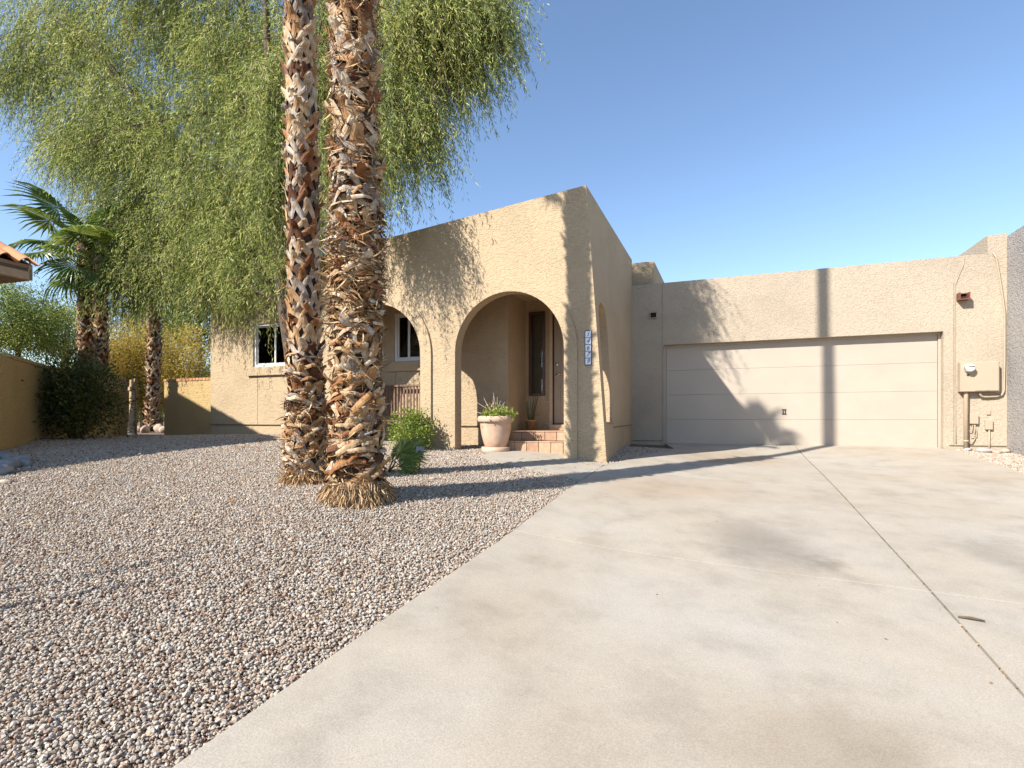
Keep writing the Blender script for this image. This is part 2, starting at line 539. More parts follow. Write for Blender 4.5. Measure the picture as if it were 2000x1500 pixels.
ret = bmesh.ops.extrude_face_region(bm, geom=bm.faces[:])
for w in bm.verts: w.co.z = gz(w.co.x, w.co.y) + 0.012
for e in ret['geom']:
    if isinstance(e, bmesh.types.BMVert): e.co.z -= 0.1
wk.addbm(bm)
tag(wk.build('walkway', M['concrete']), kind='structure')

# ------------------------------------------------------------------ gravel stones: instanced real stones
V0, V1 = 7.85, 8.05                       # arcade wall front and back
DRIVE_POLY = [(x + 0.0, y) for x, y in LEFT] + [(3.72, 11.95), (3.72, -1.5)]
HOUSE_POLY = [(-11.1, 8.9), (-3.67, 8.9), (-3.67, 8.3), (-2.2, 8.3), (-1.9, 12), (-1.9, 20), (-11.1, 20)]
def visible(X, Y, Z, margin=60):
    c, s = math.cos(YAW), math.sin(YAW)
    xc = X * c + Y * s; zc = -X * s + Y * c
    px = 1000 + FPX * xc / np.maximum(zc, 0.05); py = 816 - FPX * (Z - EYE) / np.maximum(zc, 0.05)
    return (zc > 0.3) & (px > -margin - 150) & (px < 2000 + margin) & (py < 1500 + margin * 2) , zc
def gravel_points():
    out = []
    def grid(x0, x1, y0, y1, sp):
        X, Y = np.meshgrid(np.arange(x0, x1, sp), np.arange(y0, y1, sp))
        X = X + rng.uniform(-.45, .45, X.shape) * sp; Y = Y + rng.uniform(-.45, .45, Y.shape) * sp
        return X.ravel(), Y.ravel()
    for sp, layer in ((0.0152, 0), (0.0235, 1)):
        X, Y = grid(-15, -0.8, 0.3, 10.5, sp)
        # coarse pre-cull
        Z = GZ(X, Y) if len(X) < 50000 else np.concatenate([GZ(a_, b_) for a_, b_ in zip(np.array_split(X, 40), np.array_split(Y, 40))])
        ok, zc = visible(X, Y, Z)
        ok &= ~inside(DRIVE_POLY, X - 0.004, Y) & ~inside(WALK, X, Y) & ~inside(HOUSE_POLY, X, Y)
        # left garden wall line: nothing behind it
        ok &= ~((X < -1.2 * 0) & (Y > 4.7 + (-10.15 - X) * 0.79) & (X < -10.15) & (Y > 9.3))
        # thin the far, keep the near
        keep = rng.uniform(size=X.shape) < np.clip(6.0 / np.maximum(zc, 1), 0.3, 1.0) ** 1.25
        ok &= keep
        out.append(np.c_[X[ok], Y[ok], Z[ok] + (0.006 if layer else -0.006), zc[ok]])
    X, Y = grid(3.72, 4.5, 7.5, 11.9, 0.021)
    Z = GZ(X, Y)
    out.append(np.c_[X, Y, Z, np.full(len(X), 9.0)])
    return np.concatenate(out)
GP = gravel_points()
print('gravel stones', len(GP))
me = bpy.data.meshes.new('gravel')
me.vertices.add(len(GP)); me.vertices.foreach_set('co', GP[:, :3].astype(np.float32).ravel())
far = np.clip(GP[:, 3] / 6.0, 1.0, 2.2) ** 0.6
sz = (rng.lognormal(0, 0.26, len(GP)) * 0.0079 * far).clip(0.0035, 0.022)
scl = np.c_[sz * rng.uniform(.8, 1.35, len(GP)), sz * rng.uniform(.7, 1.1, len(GP)), sz * rng.uniform(.55, .9, len(GP))].astype(np.float32)
rot = np.c_[rng.normal(0, .35, len(GP)), rng.normal(0, .35, len(GP)), rng.uniform(0, 6.283, len(GP))].astype(np.float32)
at = me.attributes.new('stone_scale', 'FLOAT_VECTOR', 'POINT'); at.data.foreach_set('vector', scl.ravel())
at = me.attributes.new('stone_rot', 'FLOAT_VECTOR', 'POINT'); at.data.foreach_set('vector', rot.ravel())
gravel = bpy.data.objects.new('gravel', me); col.objects.link(gravel)
tag(gravel, 'pinkish tan crushed gravel covering the front yard', 'gravel', kind='stuff')
ng = bpy.data.node_groups.new('gravel_scatter', 'GeometryNodeTree')
ng.interface.new_socket('Geometry', in_out='INPUT', socket_type='NodeSocketGeometry')
ng.interface.new_socket('Geometry', in_out='OUTPUT', socket_type='NodeSocketGeometry')
gi = ng.nodes.new('NodeGroupInput'); go = ng.nodes.new('NodeGroupOutput')
g2i = ng.nodes.new('GeometryNodeGeometryToInstance')
for k in range(6):
    ico = ng.nodes.new('GeometryNodeMeshIcoSphere'); ico.inputs['Subdivisions'].default_value = 1
    sp = ng.nodes.new('GeometryNodeSetPosition')
    nz = ng.nodes.new('ShaderNodeTexNoise'); nz.noise_dimensions = '4D'; nz.inputs['W'].default_value = k * 7.3; nz.inputs['Scale'].default_value = 0.9; nz.inputs['Detail'].default_value = 1.0
    sb = ng.nodes.new('ShaderNodeVectorMath'); sb.operation = 'SUBTRACT'; sb.inputs[1].default_value = (.5, .5, .5)
    ml = ng.nodes.new('ShaderNodeVectorMath'); ml.operation = 'SCALE'; ml.inputs['Scale'].default_value = 1.5
    ng.links.new(nz.outputs['Color'], sb.inputs[0]); ng.links.new(sb.outputs[0], ml.inputs[0])
    ng.links.new(ml.outputs[0], sp.inputs['Offset'])
    ng.links.new(ico.outputs[0], sp.inputs['Geometry'])
    ss = ng.nodes.new('GeometryNodeSetShadeSmooth'); ss.inputs['Shade Smooth'].default_value = False
    sm = ng.nodes.new('GeometryNodeSetMaterial'); sm.inputs['Material'].default_value = M['gravel']
    ng.links.new(sp.outputs[0], ss.inputs[0]); ng.links.new(ss.outputs[0], sm.inputs[0]); ng.links.new(sm.outputs[0], g2i.inputs[0])
iop = ng.nodes.new('GeometryNodeInstanceOnPoints')
iop.inputs['Pick Instance'].default_value = True
na = ng.nodes.new('GeometryNodeInputNamedAttribute'); na.data_type = 'FLOAT_VECTOR'; na.inputs['Name'].default_value = 'stone_scale'
nr = ng.nodes.new('GeometryNodeInputNamedAttribute'); nr.data_type = 'FLOAT_VECTOR'; nr.inputs['Name'].default_value = 'stone_rot'
ng.links.new(gi.outputs[0], iop.inputs['Points']); ng.links.new(g2i.outputs[0], iop.inputs['Instance'])
e2r = ng.nodes.new('FunctionNodeEulerToRotation')
ng.links.new(nr.outputs[0], e2r.inputs[0]); ng.links.new(e2r.outputs[0], iop.inputs['Rotation'])
ng.links.new(na.outputs[0], iop.inputs['Scale'])
ng.links.new(iop.outputs[0], go.inputs[0])
md = gravel.modifiers.new('scatter', 'NODES'); md.node_group = ng

# ------------------------------------------------------------------ the house
WA, WB, WG = 8.9, 9.8, 11.95              # main wall, entry recess wall, garage wall planes
BASE = -0.5
house = empty('stucco_house', (-4.0, 9.0, 0.0), 'single-storey tan stucco house with arched porch and flat parapet roof', 'house')

def corner_u(z): return -1.67 - 0.31 * (z + 0.1) / 4.14        # leaning front corner of the porch
def parapet(u): return 4.04 - 0.1 * (-1.99 - u)
ARC_R, SPRING = 0.93, 1.63
def arch_pts(c, r, spring, n=28):
    return [(c + r * math.cos(math.pi * k / n), spring + r * math.sin(math.pi * k / n)) for k in range(n + 1)]   # right to left
AC1, AC2 = -3.24, -5.75
u_left = -7.25
poly = [(u_left, BASE), (AC2 - ARC_R, BASE)] + [(a, b) for a, b in reversed(arch_pts(AC2, ARC_R, SPRING))] + [(AC2 + ARC_R, BASE), (AC1 - ARC_R, BASE)] \
     + [(a, b) for a, b in reversed(arch_pts(AC1, ARC_R, SPRING))] + [(AC1 + ARC_R, BASE), (corner_u(BASE), BASE)]
poly += [(corner_u(z), z) for z in (0.5, 1.5, 2.5, 3.5)] + [(corner_u(4.04), 4.04), (u_left, parapet(u_left))]
m = MB().extrude_poly(poly, lambda a, b: (a, V0, b), lambda a, b: (a, V1, b))
arcade = m.build('arcade_wall', M['stucco'], house)
tag(arcade, 'sunlit arcade wall with two round arches and rising parapet')
for c in (AC1, AC2):                        # raised band round each arch
    ro, ri = ARC_R + 0.2, ARC_R - 0.004
    outer = arch_pts(c, ro, SPRING); inner = arch_pts(c, ri, SPRING)
    ring = [(c + ro, BASE)] + outer + [(c - ro, BASE), (c - ri, BASE)] + list(reversed(inner)) + [(c + ri, BASE)]
    MB().extrude_poly(ring, lambda a, b: (a, V0 - 0.035, b), lambda a, b: (a, V0 + 0.03, b)).build('arch_band', M['stucco'], house)
# left return of the arcade
MB().box(u_left, u_left + 0.2, V1, WA, BASE, parapet(u_left)).build('arcade_end_wall', M['stucco'], house)

# porch side wall, leaning at the front, with its own narrow arch
def side_u(y, z):
    t = (y - V0) / (WG - V0)
    return corner_u(z) * (1 - t) + (-1.985) * t
ar = 0.385
arc = [(8.435 - ar * math.cos(math.pi * k / 16), 2.0 + ar * math.sin(math.pi * k / 16)) for k in range(17)]
poly = [(V1, BASE)] + [(9.5, BASE), (10.7, BASE), (WG, BASE), (WG, 1.0), (WG, 2.5), (WG, 4.04), (10.7, 4.04), (9.5, 4.04), (V1, 4.04), (V1, 2.0)] + arc[1:] + [(8.82, 0.47), (V1, 0.47)]
m = MB().extrude_poly(poly, lambda a, b: (side_u(a, b), a, b), lambda a, b: (-2.2, a, b))
tag(m.build('porch_side_wall', M['stucco'], house), 'shaded porch side wall with a narrow arched opening')
MB().bevbox(-2.23, -1.74, V1 + 0.005, 8.815, 0.472, 0.50, 0.008).build('arch_sill', M['tile'], house)
# foundation step below the stucco line on the side
m = MB()
for k in range(8):
    y0 = 8.9 + (WG - 0.03 - 8.9) * k / 8; y1 = 8.9 + (WG - 0.03 - 8.9) * (k + 1) / 8
    m.add([(side_u(y0, .42) + .012, y0, .405), (side_u(y1, .42) + .012, y1, .405), (side_u(y1, .42) + .012, y1, .42), (side_u(y0, .42) + .012, y0, .42),
           (side_u(y0, .42) - .05, y0, .405), (side_u(y1, .42) - .05, y1, .405), (side_u(y1, .42) - .05, y1, .42), (side_u(y0, .42) - .05, y0, .42)],
          [(0, 1, 2, 3), (0, 4, 5, 1), (3, 2, 6, 7), (4, 7, 6, 5), (0, 3, 7, 4), (1, 5, 6, 2)])
m.build('weep_screed', M['screed'], house)

# main wall with two windows
W1 = (-9.785, -8.615, 1.69, 2.64)
W2 = (-6.09, -5.46, 1.67, 2.61)
MAIN_L, MAIN_TOP = -11.1, 3.56
m = MB().wall_holes(MAIN_L, -3.67, 0.42, MAIN_TOP, [W1, W2], WA, WA + 0.22)
tag(m.build('front_wall', M['stucco'], house), 'tan front wall with two white sliding windows')
MB().box(MAIN_L, -3.67, WA + 0.018, WA + 0.22, BASE, 0.414).build('foundation_wall', M['stucco'], house)
MB().box(MAIN_L - .004, -3.67, WA - 0.012, WA + 0.2, 0.412, 0.424).build('weep_screed', M['screed'], house)
MB().box(MAIN_L + .001, MAIN_L + .22, WA + .221, 18.0, BASE, MAIN_TOP).build('end_wall', M['stucco'], house)
MB().box(MAIN_L, 4.4, 18.001, 18.22, BASE, MAIN_TOP).build('rear_wall', M['stucco'], house)

def window(w, plane, muls, name='window', blind=False):
    x0, x1, z0, z1 = w
    y = plane + 0.05
    wn_ = empty(name, (0, 0, 0)); wn_.parent = house
    wn_.location = Vector(((x0 + x1) / 2, y, z0)) - Vector(house.location)
    t = 0.05
    fr = MB()
    fr.wall_holes(x0, x1, z0, z1, [(x0 + t, x1 - t, z0 + t, z1 - t)], y - 0.02, y + 0.06)
    fr.build('window_frame', M['white_frame'], wn_)
    xs = [x0 + t] + muls + [x1 - t]
    for k in range(len(xs) - 1):
        a0, a1 = xs[k] + 0.001, xs[k + 1] - 0.001
        yo = 0.0 if k % 2 else 0.014
        MB().wall_holes(a0, a1, z0 + t + .001, z1 - t - .001, [(a0 + .028, a1 - .028, z0 + t + .03, z1 - t - .03)], y + yo, y + yo + 0.02).build('sash', M['white_frame'], wn_)
        MB().box(a0 + .026, a1 - .026, y + yo + .007, y + yo + .012, z0 + t + .026, z1 - t - .026).build('pane', M['glass'], wn_)
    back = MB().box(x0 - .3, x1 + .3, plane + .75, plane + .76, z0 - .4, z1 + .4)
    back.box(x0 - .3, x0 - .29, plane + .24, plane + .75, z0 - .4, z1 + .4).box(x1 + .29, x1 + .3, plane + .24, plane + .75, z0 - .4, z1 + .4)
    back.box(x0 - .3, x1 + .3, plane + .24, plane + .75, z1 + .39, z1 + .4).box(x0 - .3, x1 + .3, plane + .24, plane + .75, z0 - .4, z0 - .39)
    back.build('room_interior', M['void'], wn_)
    if blind:
        b = MB()
        n = int((z1 - z0) / 0.03)
        for k in range(n):
            z = z0 + 0.03 + k * 0.03
            b.add([(x0 + .03, y + .10, z), (x1 - .03, y + .10, z), (x1 - .03, y + .108, z + .029), (x0 + .03, y + .108, z + .029)], [(0, 1, 2, 3)])
        tag(b.build('blind', plain('blind_vinyl', (0.16, 0.165, 0.155), 0.5), wn_, recalc=False), kind='stuff')
    return wn_
window(W1, WA, [-9.2], blind=True)
window(W2, WA, [-5.785])
MB().bevbox(-9.93, -8.47, WA - 0.055, WA + 0.03, 1.49, 1.685, 0.012).build('window_sill', M['stucco'], house)
MB().bevbox(-6.25, -5.30, WA - 0.045, WA + 0.03, 1.47, 1.665, 0.012).build('window_sill', M['stucco'], house)
MB().box(-9.655, -9.648, WA - 0.003, WA + 0.01, 0.43, 1.48).build('stucco_joint', M['screed'], house)
MB().box(-6.05, -6.043, WA - 0.003, WA + 0.01, 0.43, 1.46).build('stucco_joint', M['screed'], house)

# entry recess: return wall, door wall with sidelight and door
MB().box(-3.89, -3.672, WA + .221, WB + .2, BASE, 3.1).build('recess_return_wall', M['stucco'], house)
MB().box(-3.671, -3.669, WA, WA + .2, BASE, 3.1)
SL = (-3.57, -3.30, 1.02, 2.58)
DR = (-3.12, -2.21, 0.44, 2.56)
m = MB().wall_holes(-3.671, -2.201, BASE, 3.1, [SL, DR], WB, WB + 0.18)
m.build('entry_wall', M['stucco'], house)
m = MB().wall_holes(SL[0] - .03, SL[1] + .03, SL[2] - .03, SL[3] + .03, [(SL[0] + .02, SL[1] - .02, SL[2] + .02, SL[3] - .02)], WB - .025, WB + .05)
sl = m.build('sidelight_window', plain('dark_red_frame', (0.075, 0.03, 0.025), 0.4), house)
MB().box(SL[0] + .015, SL[1] - .015, WB + .02, WB + .026, SL[2] + .015, SL[3] - .015).build('pane', M['glass'], sl)
MB().box(SL[0] - .1, SL[1] + .1, WB + .2, WB + .21, SL[2] - .1, SL[3] + .1).build('curtain', plain('dark_curtain', (0.05, 0.02, 0.02), 0.9), sl)
m = MB().wall_holes(DR[0] - .06, DR[1] + .004, DR[2], DR[3] + .06, [(DR[0], DR[1] + .01, DR[2] - .01, DR[3])], WB - .03, WB + .1)
m.build('door_casing', M['casing'], house)
dm = MB().bevbox(DR[0] + .004, DR[1] - .004, WB + .05, WB + .095, DR[2] + .02, DR[3] - .004, 0.004)
door = dm.build('entry_door', M['entry_door'], house)
MB().bevbox(DR[0] + .14, DR[1] - .14, WB + .043, WB + .052, 0.62, 1.25, 0.008).build('raised_panel', M['entry_door'], door)
MB().bevbox(DR[0] + .14, DR[1] - .14, WB + .043, WB + .052, 1.40, 2.42, 0.008).build('raised_panel', M['entry_door'], door)
def disc_y(x, z, r, y0, y1, n=18):
    m = MB()
    m.tube([(x, y0, z), (x, y0 + (y1 - y0) * .8, z), (x, y1, z)], [r, r, r * .8], n)
    return m
disc_y(DR[0] + .075, 1.58, .03, WB + .049, WB + .02).build('deadbolt', M['steel'], door, True)
k_ = disc_y(DR[0] + .075, 1.39, .032, WB + .049, WB + .03)
k_.tube([(DR[0] + .075, WB + .03, 1.39), (DR[0] + .075, WB - .01, 1.39)], [.011, .011], 10)
k_.tube([(DR[0] + .07, WB - .012, 1.39), (DR[0] + .12, WB - .014, 1.395), (DR[0] + .185, WB - .01, 1.388)], [.011, .010, .008], 10)
k_.build('door_handle', M['steel'], door, True)
MB().bevbox(DR[0] - .02, DR[1], WB - .16, WB + .04, .336, .439, .006).build('threshold_step', M['tile'], house)

# porch ceiling and roofs
MB().box(u_left + .2, -2.2, V1 + .001, WA - .001, 2.82, 2.9).build('porch_ceiling', M['stucco'], house)
MB().box(-3.67, -2.2, WA, WB - .001, 2.82, 2.9).build('porch_ceiling', M['stucco'], house)
MB().box(MAIN_L + .2, -2.21, WA + .23, 18.0, 3.05, 3.12).build('roof', M['roofing'], house)
MB().box(-3.66, -2.21, WB + .19, 18, -.1, 3.04).build('rear_rooms', M['stucco'], house)

# steps of clay tile, each tile a piece
steps = empty('entry_steps', (0, 0, 0)); steps.parent = house; steps.location = Vector((-2.9, 8.4, 0)) - Vector(house.location)
MB().box(-3.46, -2.23, 8.215, 8.53, -.15, .165).build('step_core', M['screed'], steps)
MB().box(-3.46, -2.23, 8.535, WB - .001, -.15, .317).build('step_core', M['screed'], steps)
def tile_piece(x0, x1, y0, y1, z0, z1):
    MB().bevbox(x0 + .004, x1 - .004, y0 + .002, y1 - .002, z0 + .003, z1, .004).build('tile', M['tile'], steps)
nt_ = 6
for k in range(nt_):
    a0 = -3.47 + 1.24 * k / nt_; a1 = -3.47 + 1.24 * (k + 1) / nt_
    tile_piece(a0, a1, 8.195, 8.213, -.03, .165)      # first riser
    tile_piece(a0, a1, 8.19, 8.51, .166, .185)        # first tread
    tile_piece(a0, a1, 8.512, 8.532, .187, .317)      # second riser
    for j in range(6):
        tile_piece(a0, a1, 8.508 + j * .2145, 8.508 + (j + 1) * .2145, .319, .336)

# garage wall
GD = (-1.313, 3.596, -.6, 2.134)
m = MB().wall_holes(-2.2, 4.23, BASE, 3.47, [(-1.313, 3.596, BASE, 2.134)], WG, WG + .24)
tag(m.build('garage_wall', M['stucco_garage'], house), 'sunlit garage front wall crossed by a palm trunk shadow')
MB().box(4.231, 4.5, WG, WG + .24, BASE, 3.79).build('garage_pier', M['stucco_garage'], house)
MB().box(4.231, 4.5, WG + .241, 17.9, 1.0, 3.79).build('garage_side_parapet', M['stucco_garage'], house)
MB().box(-2.2, 4.23, WG + .25, 17.9, 2.9, 3.0).build('garage_roof', M['roofing'], house)
MB().box(-2.35, -1.545, 12.22, 17.9, 2.5, 4.04).build('upper_parapet', M['stucco'], house)
MB().box(3.68, 4.49, WG - .012, WG + .01, .062, .078).build('weep_screed', M['screed'], house)
MB().box(-1.97, -1.33, WG - .012, WG + .01, .062, .078).build('weep_screed', M['screed'], house)
MB().box(-1.342, -1.334, WG - .003, WG + .01, .08, 3.46).build('stucco_joint', M['screed'], house)
MB().box(3.745, 3.751, WG - .003, WG + .01, .08, 3.0).build('stucco_joint', M['screed'], house)
MB().box(-1.313, 3.596, 12.4, 12.45, -.3, 2.5).build('garage_interior', M['void'], house)
for (a0, a1) in ((-1.3125, -1.275), (3.558, 3.5955)):
    MB().box(a0, a1, WG + .135, WG + .22, -.05, 2.134).build('door_stop', M['door_paint'], house)
MB().box(-1.275, 3.558, WG + .135, WG + .22, 2.095, 2.1335).build('door_stop', M['door_paint'], house)
gd = empty('garage_door', (0, 0, 0)); gd.parent = house; gd.location = Vector((1.14, WG + .18, 0)) - Vector(house.location)
for k in range(4):
    z0 = .005 + k * .528
    MB().bevbox(-1.27, 3.553, WG + .165, WG + .21, z0 + .001, z0 + .5265, .003).build('door_section', M['door_paint'], gd)
MB().box(-1.27, 3.553, WG + .17, WG + .205, -.02, .006).build('bottom_seal', M['dark_metal'], gd)
hz = MB().bevbox(.985, 1.065, WG + .145, WG + .166, .64, .655, .003).bevbox(.985, 1.065, WG + .145, WG + .166, .725, .74, .003)
hz.bevbox(1.0, 1.01, WG + .14, WG + .166, .655, .725, .003).bevbox(1.04, 1.05, WG + .14, WG + .166, .655, .725, .003)
hz.build('lift_handle', M['dark_metal'], gd)

# roof drain scuppers through the garage parapet
def scupper(x, z, red):
    s = empty('scupper', (0, 0, 0)); s.parent = house; s.location = Vector((x, WG, z)) - Vector(house.location)
    t, w, h, d = .012, .075, .13, .16
    if not red: d = .05
    mm = M['scupper_red'] if red else M['conduit_paint']
    MB().box(x - w, x - w + t, WG - d, WG + .02, z, z + h).build('side_plate', mm, s)
    MB().box(x + w - t, x + w, WG - d, WG + .02, z, z + h).build('side_plate', mm, s)
    MB().box(x - w + t, x + w - t, WG - d, WG + .02, z, z + t).build('bottom_plate', mm, s)
    MB().box(x - w + t, x + w - t, WG - d * (.3 if red else 1), WG + .02, z + h - t, z + h).build('top_plate', mm, s)
    MB().box(x - w + t, x + w - t, WG - .004, WG - .002, z + t, z + h - t).build('dark_opening', M['void'], s)
scupper(-1.52, 2.72, False)
scupper(3.86, 2.66, True)

# ------------------------------------------------------------------ electrical service on the garage pier
ep = empty('electric_meter_panel', (4.0, WG, 1.05), 'tan electric service panel with a round glass meter beside the garage door', 'meter panel')
P0, P1, PZ0, PZ1, PD = 3.80, 4.345, 1.03, 1.55, .14
MB().bevbox(P0, P1, WG - PD, WG - .002, PZ0, PZ1, .006).build('panel_box', M['panel_paint'], ep)
MB().bevbox(4.005, P1 - .012, WG - PD - .008, WG - PD + .002, PZ0 + .012, PZ1 - .012, .003).build('cover_door', M['panel_paint'], ep)
mt = disc_y(3.915, 1.44, .075, WG - PD, WG - PD - .06, 28); mt.build('meter_ring', M['steel'], ep, False)
ms = MB().lathe(0, 0, [(.07, 0), (.068, .05), (.05, .068), (.0, .073)], 28)
ms.v = [(3.915 + x, WG - PD - .05 - z, 1.44 + y) for x, y, z in ms.v]
ms.build('meter_glass', plain('meter_face', (.72, .74, .72), .08, var=.05), ep, True)
MB().box(3.87, 3.96, WG - PD - .126, WG - PD - .122, 1.452, 1.468).build('meter_dial', M['dark_metal'], ep)
MB().bevbox(3.885, 3.925, WG - PD - .02, WG - PD - .002, 1.315, 1.335, .004).build('seal_tag', M['dark_metal'], ep)
MB().bevbox(4.16, 4.185, WG - PD - .02, WG - PD - .006, PZ0 + .01, PZ0 + .04, .003).build('latch', M['conduit_paint'], ep)
cd = empty('conduit_riser', (3.92, WG - .07, 0), 'thick painted conduit rising from the ground to the meter panel', 'conduit')
MB().tube([(3.905, WG - .06, -.12), (3.905, WG - .06, 1.0), (3.905, WG - .06, 1.03)], [.034, .034, .038], 14).build('conduit_pipe', M['conduit_paint'], cd, True)
MB().tube([(3.905, WG - .06, .14), (3.905, WG - .06, .17)], [.042, .042], 14).build('coupling', M['conduit_paint'], cd, True)
pts = [(4.10, WG - .07, 1.03), (4.10, WG - .07, .985), (4.13, WG - .05, .945), (4.18, WG - .04, .935), (4.34, WG - .035, .94), (4.42, WG - .03, .97), (4.45, WG - .03, 1.04)]
pts += [(4.46, WG - .03, 1.6), (4.46, WG - .03, 2.4), (4.43, WG - .03, 2.7), (4.38, WG - .03, 3.1), (4.34, WG - .03, 3.38), (4.30, WG - .02, 3.47)]
tag(MB().tube(pts, [.02] * 6 + [.013] * 7, 10).build('bent_conduit', M['conduit_paint'], None, True), 'thin painted conduit curving from the panel up to the parapet', 'conduit')
j1 = empty('junction_box', (4.03, WG, .45), 'small painted utility box beside the thick conduit', 'utility box')
MB().bevbox(3.965, 4.085, WG - .06, WG - .002, .46, .63, .005).build('box_body', M['panel_paint'], j1)
MB().tube([(4.04, WG - .03, .46), (4.045, WG - .035, .38), (4.03, WG - .03, .28), (4.045, WG - .03, .2), (4.0, WG - .035, .12), (3.95, WG - .05, .13)], .008, 8).build('cable', M['conduit_paint'], j1, True)
MB().tube([(4.01, WG - .03, .46), (4.0, WG - .035, .33), (3.955, WG - .05, .33)], .007, 8).build('cable', M['conduit_paint'], j1, True)
MB().tube([(4.02, WG - .03, .46), (4.06, WG - .035, .36), (4.06, WG - .04, .24), (3.97, WG - .05, .24)], .006, 8).build('cable', M['conduit_paint'], j1, True)
j2 = empty('cable_box', (4.24, WG, .3), 'small painted utility box on a thin pipe near the grey wall', 'utility box')
MB().bevbox(4.185, 4.29, WG - .05, WG - .002, .36, .53, .005).build('box_body', M['panel_paint'], j2)
MB().tube([(4.245, WG - .025, .36), (4.245, WG - .025, -.12)], .012, 10).build('pipe', M['conduit_paint'], j2, True)
tag(MB().bevbox(4.215, 4.27, WG - .022, WG - .002, .62, .70, .005).build('wall_plate', M['panel_paint']), 'little painted plate on the wall above the cable box', 'wall plate')
# old cable running down the control joint
tag(MB().tube([(3.90, WG - .008, 3.46), (3.885, WG - .008, 3.3), (3.83, WG - .008, 3.15), (3.765, WG - .008, 2.95), (3.765, WG - .008, 1.5), (3.77, WG - .008, .6), (3.78, WG - .008, .1)], .0065, 6)
    .build('wall_cable', M['conduit_paint'], None, True), 'thin painted cable running down beside the garage door jamb', 'cable')

# ------------------------------------------------------------------ house number tiles
num = empty('house_number', (-2.0, V0, 1.5), 'vertical strip of five white number tiles with blue edge reading 14679', 'house number')
zt, zb = 1.86, 1.355
uc = -1.945
tw, th = .088, (zt - zb) / 5
MB().bevbox(uc - tw / 2 - .008, uc + tw / 2 + .008, V0 - .012, V0 - .001, zb - .008, zt + .008, .002).build('backing', plain('blue_tile_edge', (.03, .05, .16), .3), num)
white_tile = plain('white_glazed_tile', (.72, .74, .78), .2, var=.03)
ink = plain('number_ink', (.03, .04, .10), .4)
for k, ch in enumerate('14679'):
    z0 = zt - (k + 1) * th
    t = MB().bevbox(uc - tw / 2 + .003, uc + tw / 2 - .003, V0 - .018, V0 - .010, z0 + .005, z0 + th - .005, .002).build('number_tile', white_tile, num)
    cu = bpy.data.curves.new('digit', 'FONT'); cu.body = ch; cu.size = .098; cu.align_x = 'CENTER'; cu.align_y = 'CENTER'; cu.shear = .35; cu.extrude = .001
    tmp = bpy.data.objects.new('digit_source', cu); col.objects.link(tmp)
    bpy.context.view_layer.update()
    me = bpy.data.meshes.new_from_object(tmp.evaluated_get(bpy.context.evaluated_depsgraph_get()))
    bpy.data.objects.remove(tmp); bpy.data.curves.remove(cu)
    me.materials.clear(); me.materials.append(ink)
    d = bpy.data.objects.new('digit', me); d.parent = t
    d.location = Vector((uc - .004, V0 - .0195, z0 + th / 2)) - root_loc(t)
    d.rotation_euler = (R(90), 0, 0)
    col.objects.link(d)

# ------------------------------------------------------------------ neighbour's grey wall on the right
nb = empty('neighbour_wall', (4.66, 10, 0), 'plain grey stucco wall of the next house beside the garage', 'wall')
m = MB().box(4.502, 4.82, 6.5, 18, BASE, 3.74)
m.build('wall_face', M['stucco_grey'], nb)
# ------------------------------------------------------------------ foliage helpers
def unit(v): return v / np.maximum(np.linalg.norm(v, axis=-1, keepdims=True), 1e-9)

def leaf_blades(P, D, L, W, roll=None):
    """rhombus leaves: base P, direction D, length L, width W -> verts, faces (2 tris each)"""
    n = len(P)
    D = unit(D)
    ref = unit(rng.normal(size=(n, 3)))
    S = unit(np.cross(D, ref))
    Nn = np.cross(S, D)
    L = np.asarray(L).reshape(-1, 1); W = np.asarray(W).reshape(-1, 1)
    mid = P + D * L * 0.45 + Nn * L * 0.05
    V = np.stack([P, mid + S * W * .5, P + D * L - Nn * L * 0.06, mid - S * W * .5], 1).reshape(-1, 3)
    b = np.arange(n) * 4
    F = np.concatenate([np.c_[b, b + 1, b + 2], np.c_[b, b + 2, b + 3]])
    return V, F

def join(parts):
    Vs, Fs, Ts, o = [], [], [], 0
    for V, F, T in parts:
        Vs.append(V); Fs.append(F + o); Ts.append(T); o += len(V)
    return np.concatenate(Vs), np.concatenate(Fs), np.concatenate(Ts)

def leaf_cloud(center, rad, n, L, W, up=0.3, clumps=40, csize=0.25, tint=(0.5, 0.2), shell=0.5):
    """leaves gathered in clumps through an ellipsoid"""
    center = np.array(center, float); rad = np.array(rad, float)
    d = unit(rng.normal(size=(clumps, 3)))
    r = rng.uniform(shell, 1.0, (clumps, 1)) ** 0.6
    cc = center + d * r * rad
    which = rng.integers(0, clumps, n)
    cs = csize * rng.uniform(.6, 1.4, clumps)
    off = rng.normal(size=(n, 3)) * cs[which][:, None] * 0.5
    P = cc[which] + off
    D = unit(off + rng.normal(size=(n, 3)) * .25 * csize + np.array([0, 0, up * csize]))
    V, F = leaf_blades(P, D, rng.uniform(*L, n), rng.uniform(*W, n))
    ct = rng.normal(0, .18, clumps)
    T = np.clip(tint[0] + ct[which] + rng.normal(0, tint[1], n), 0, 1)
    return (V, F, np.repeat(T, 4)), cc

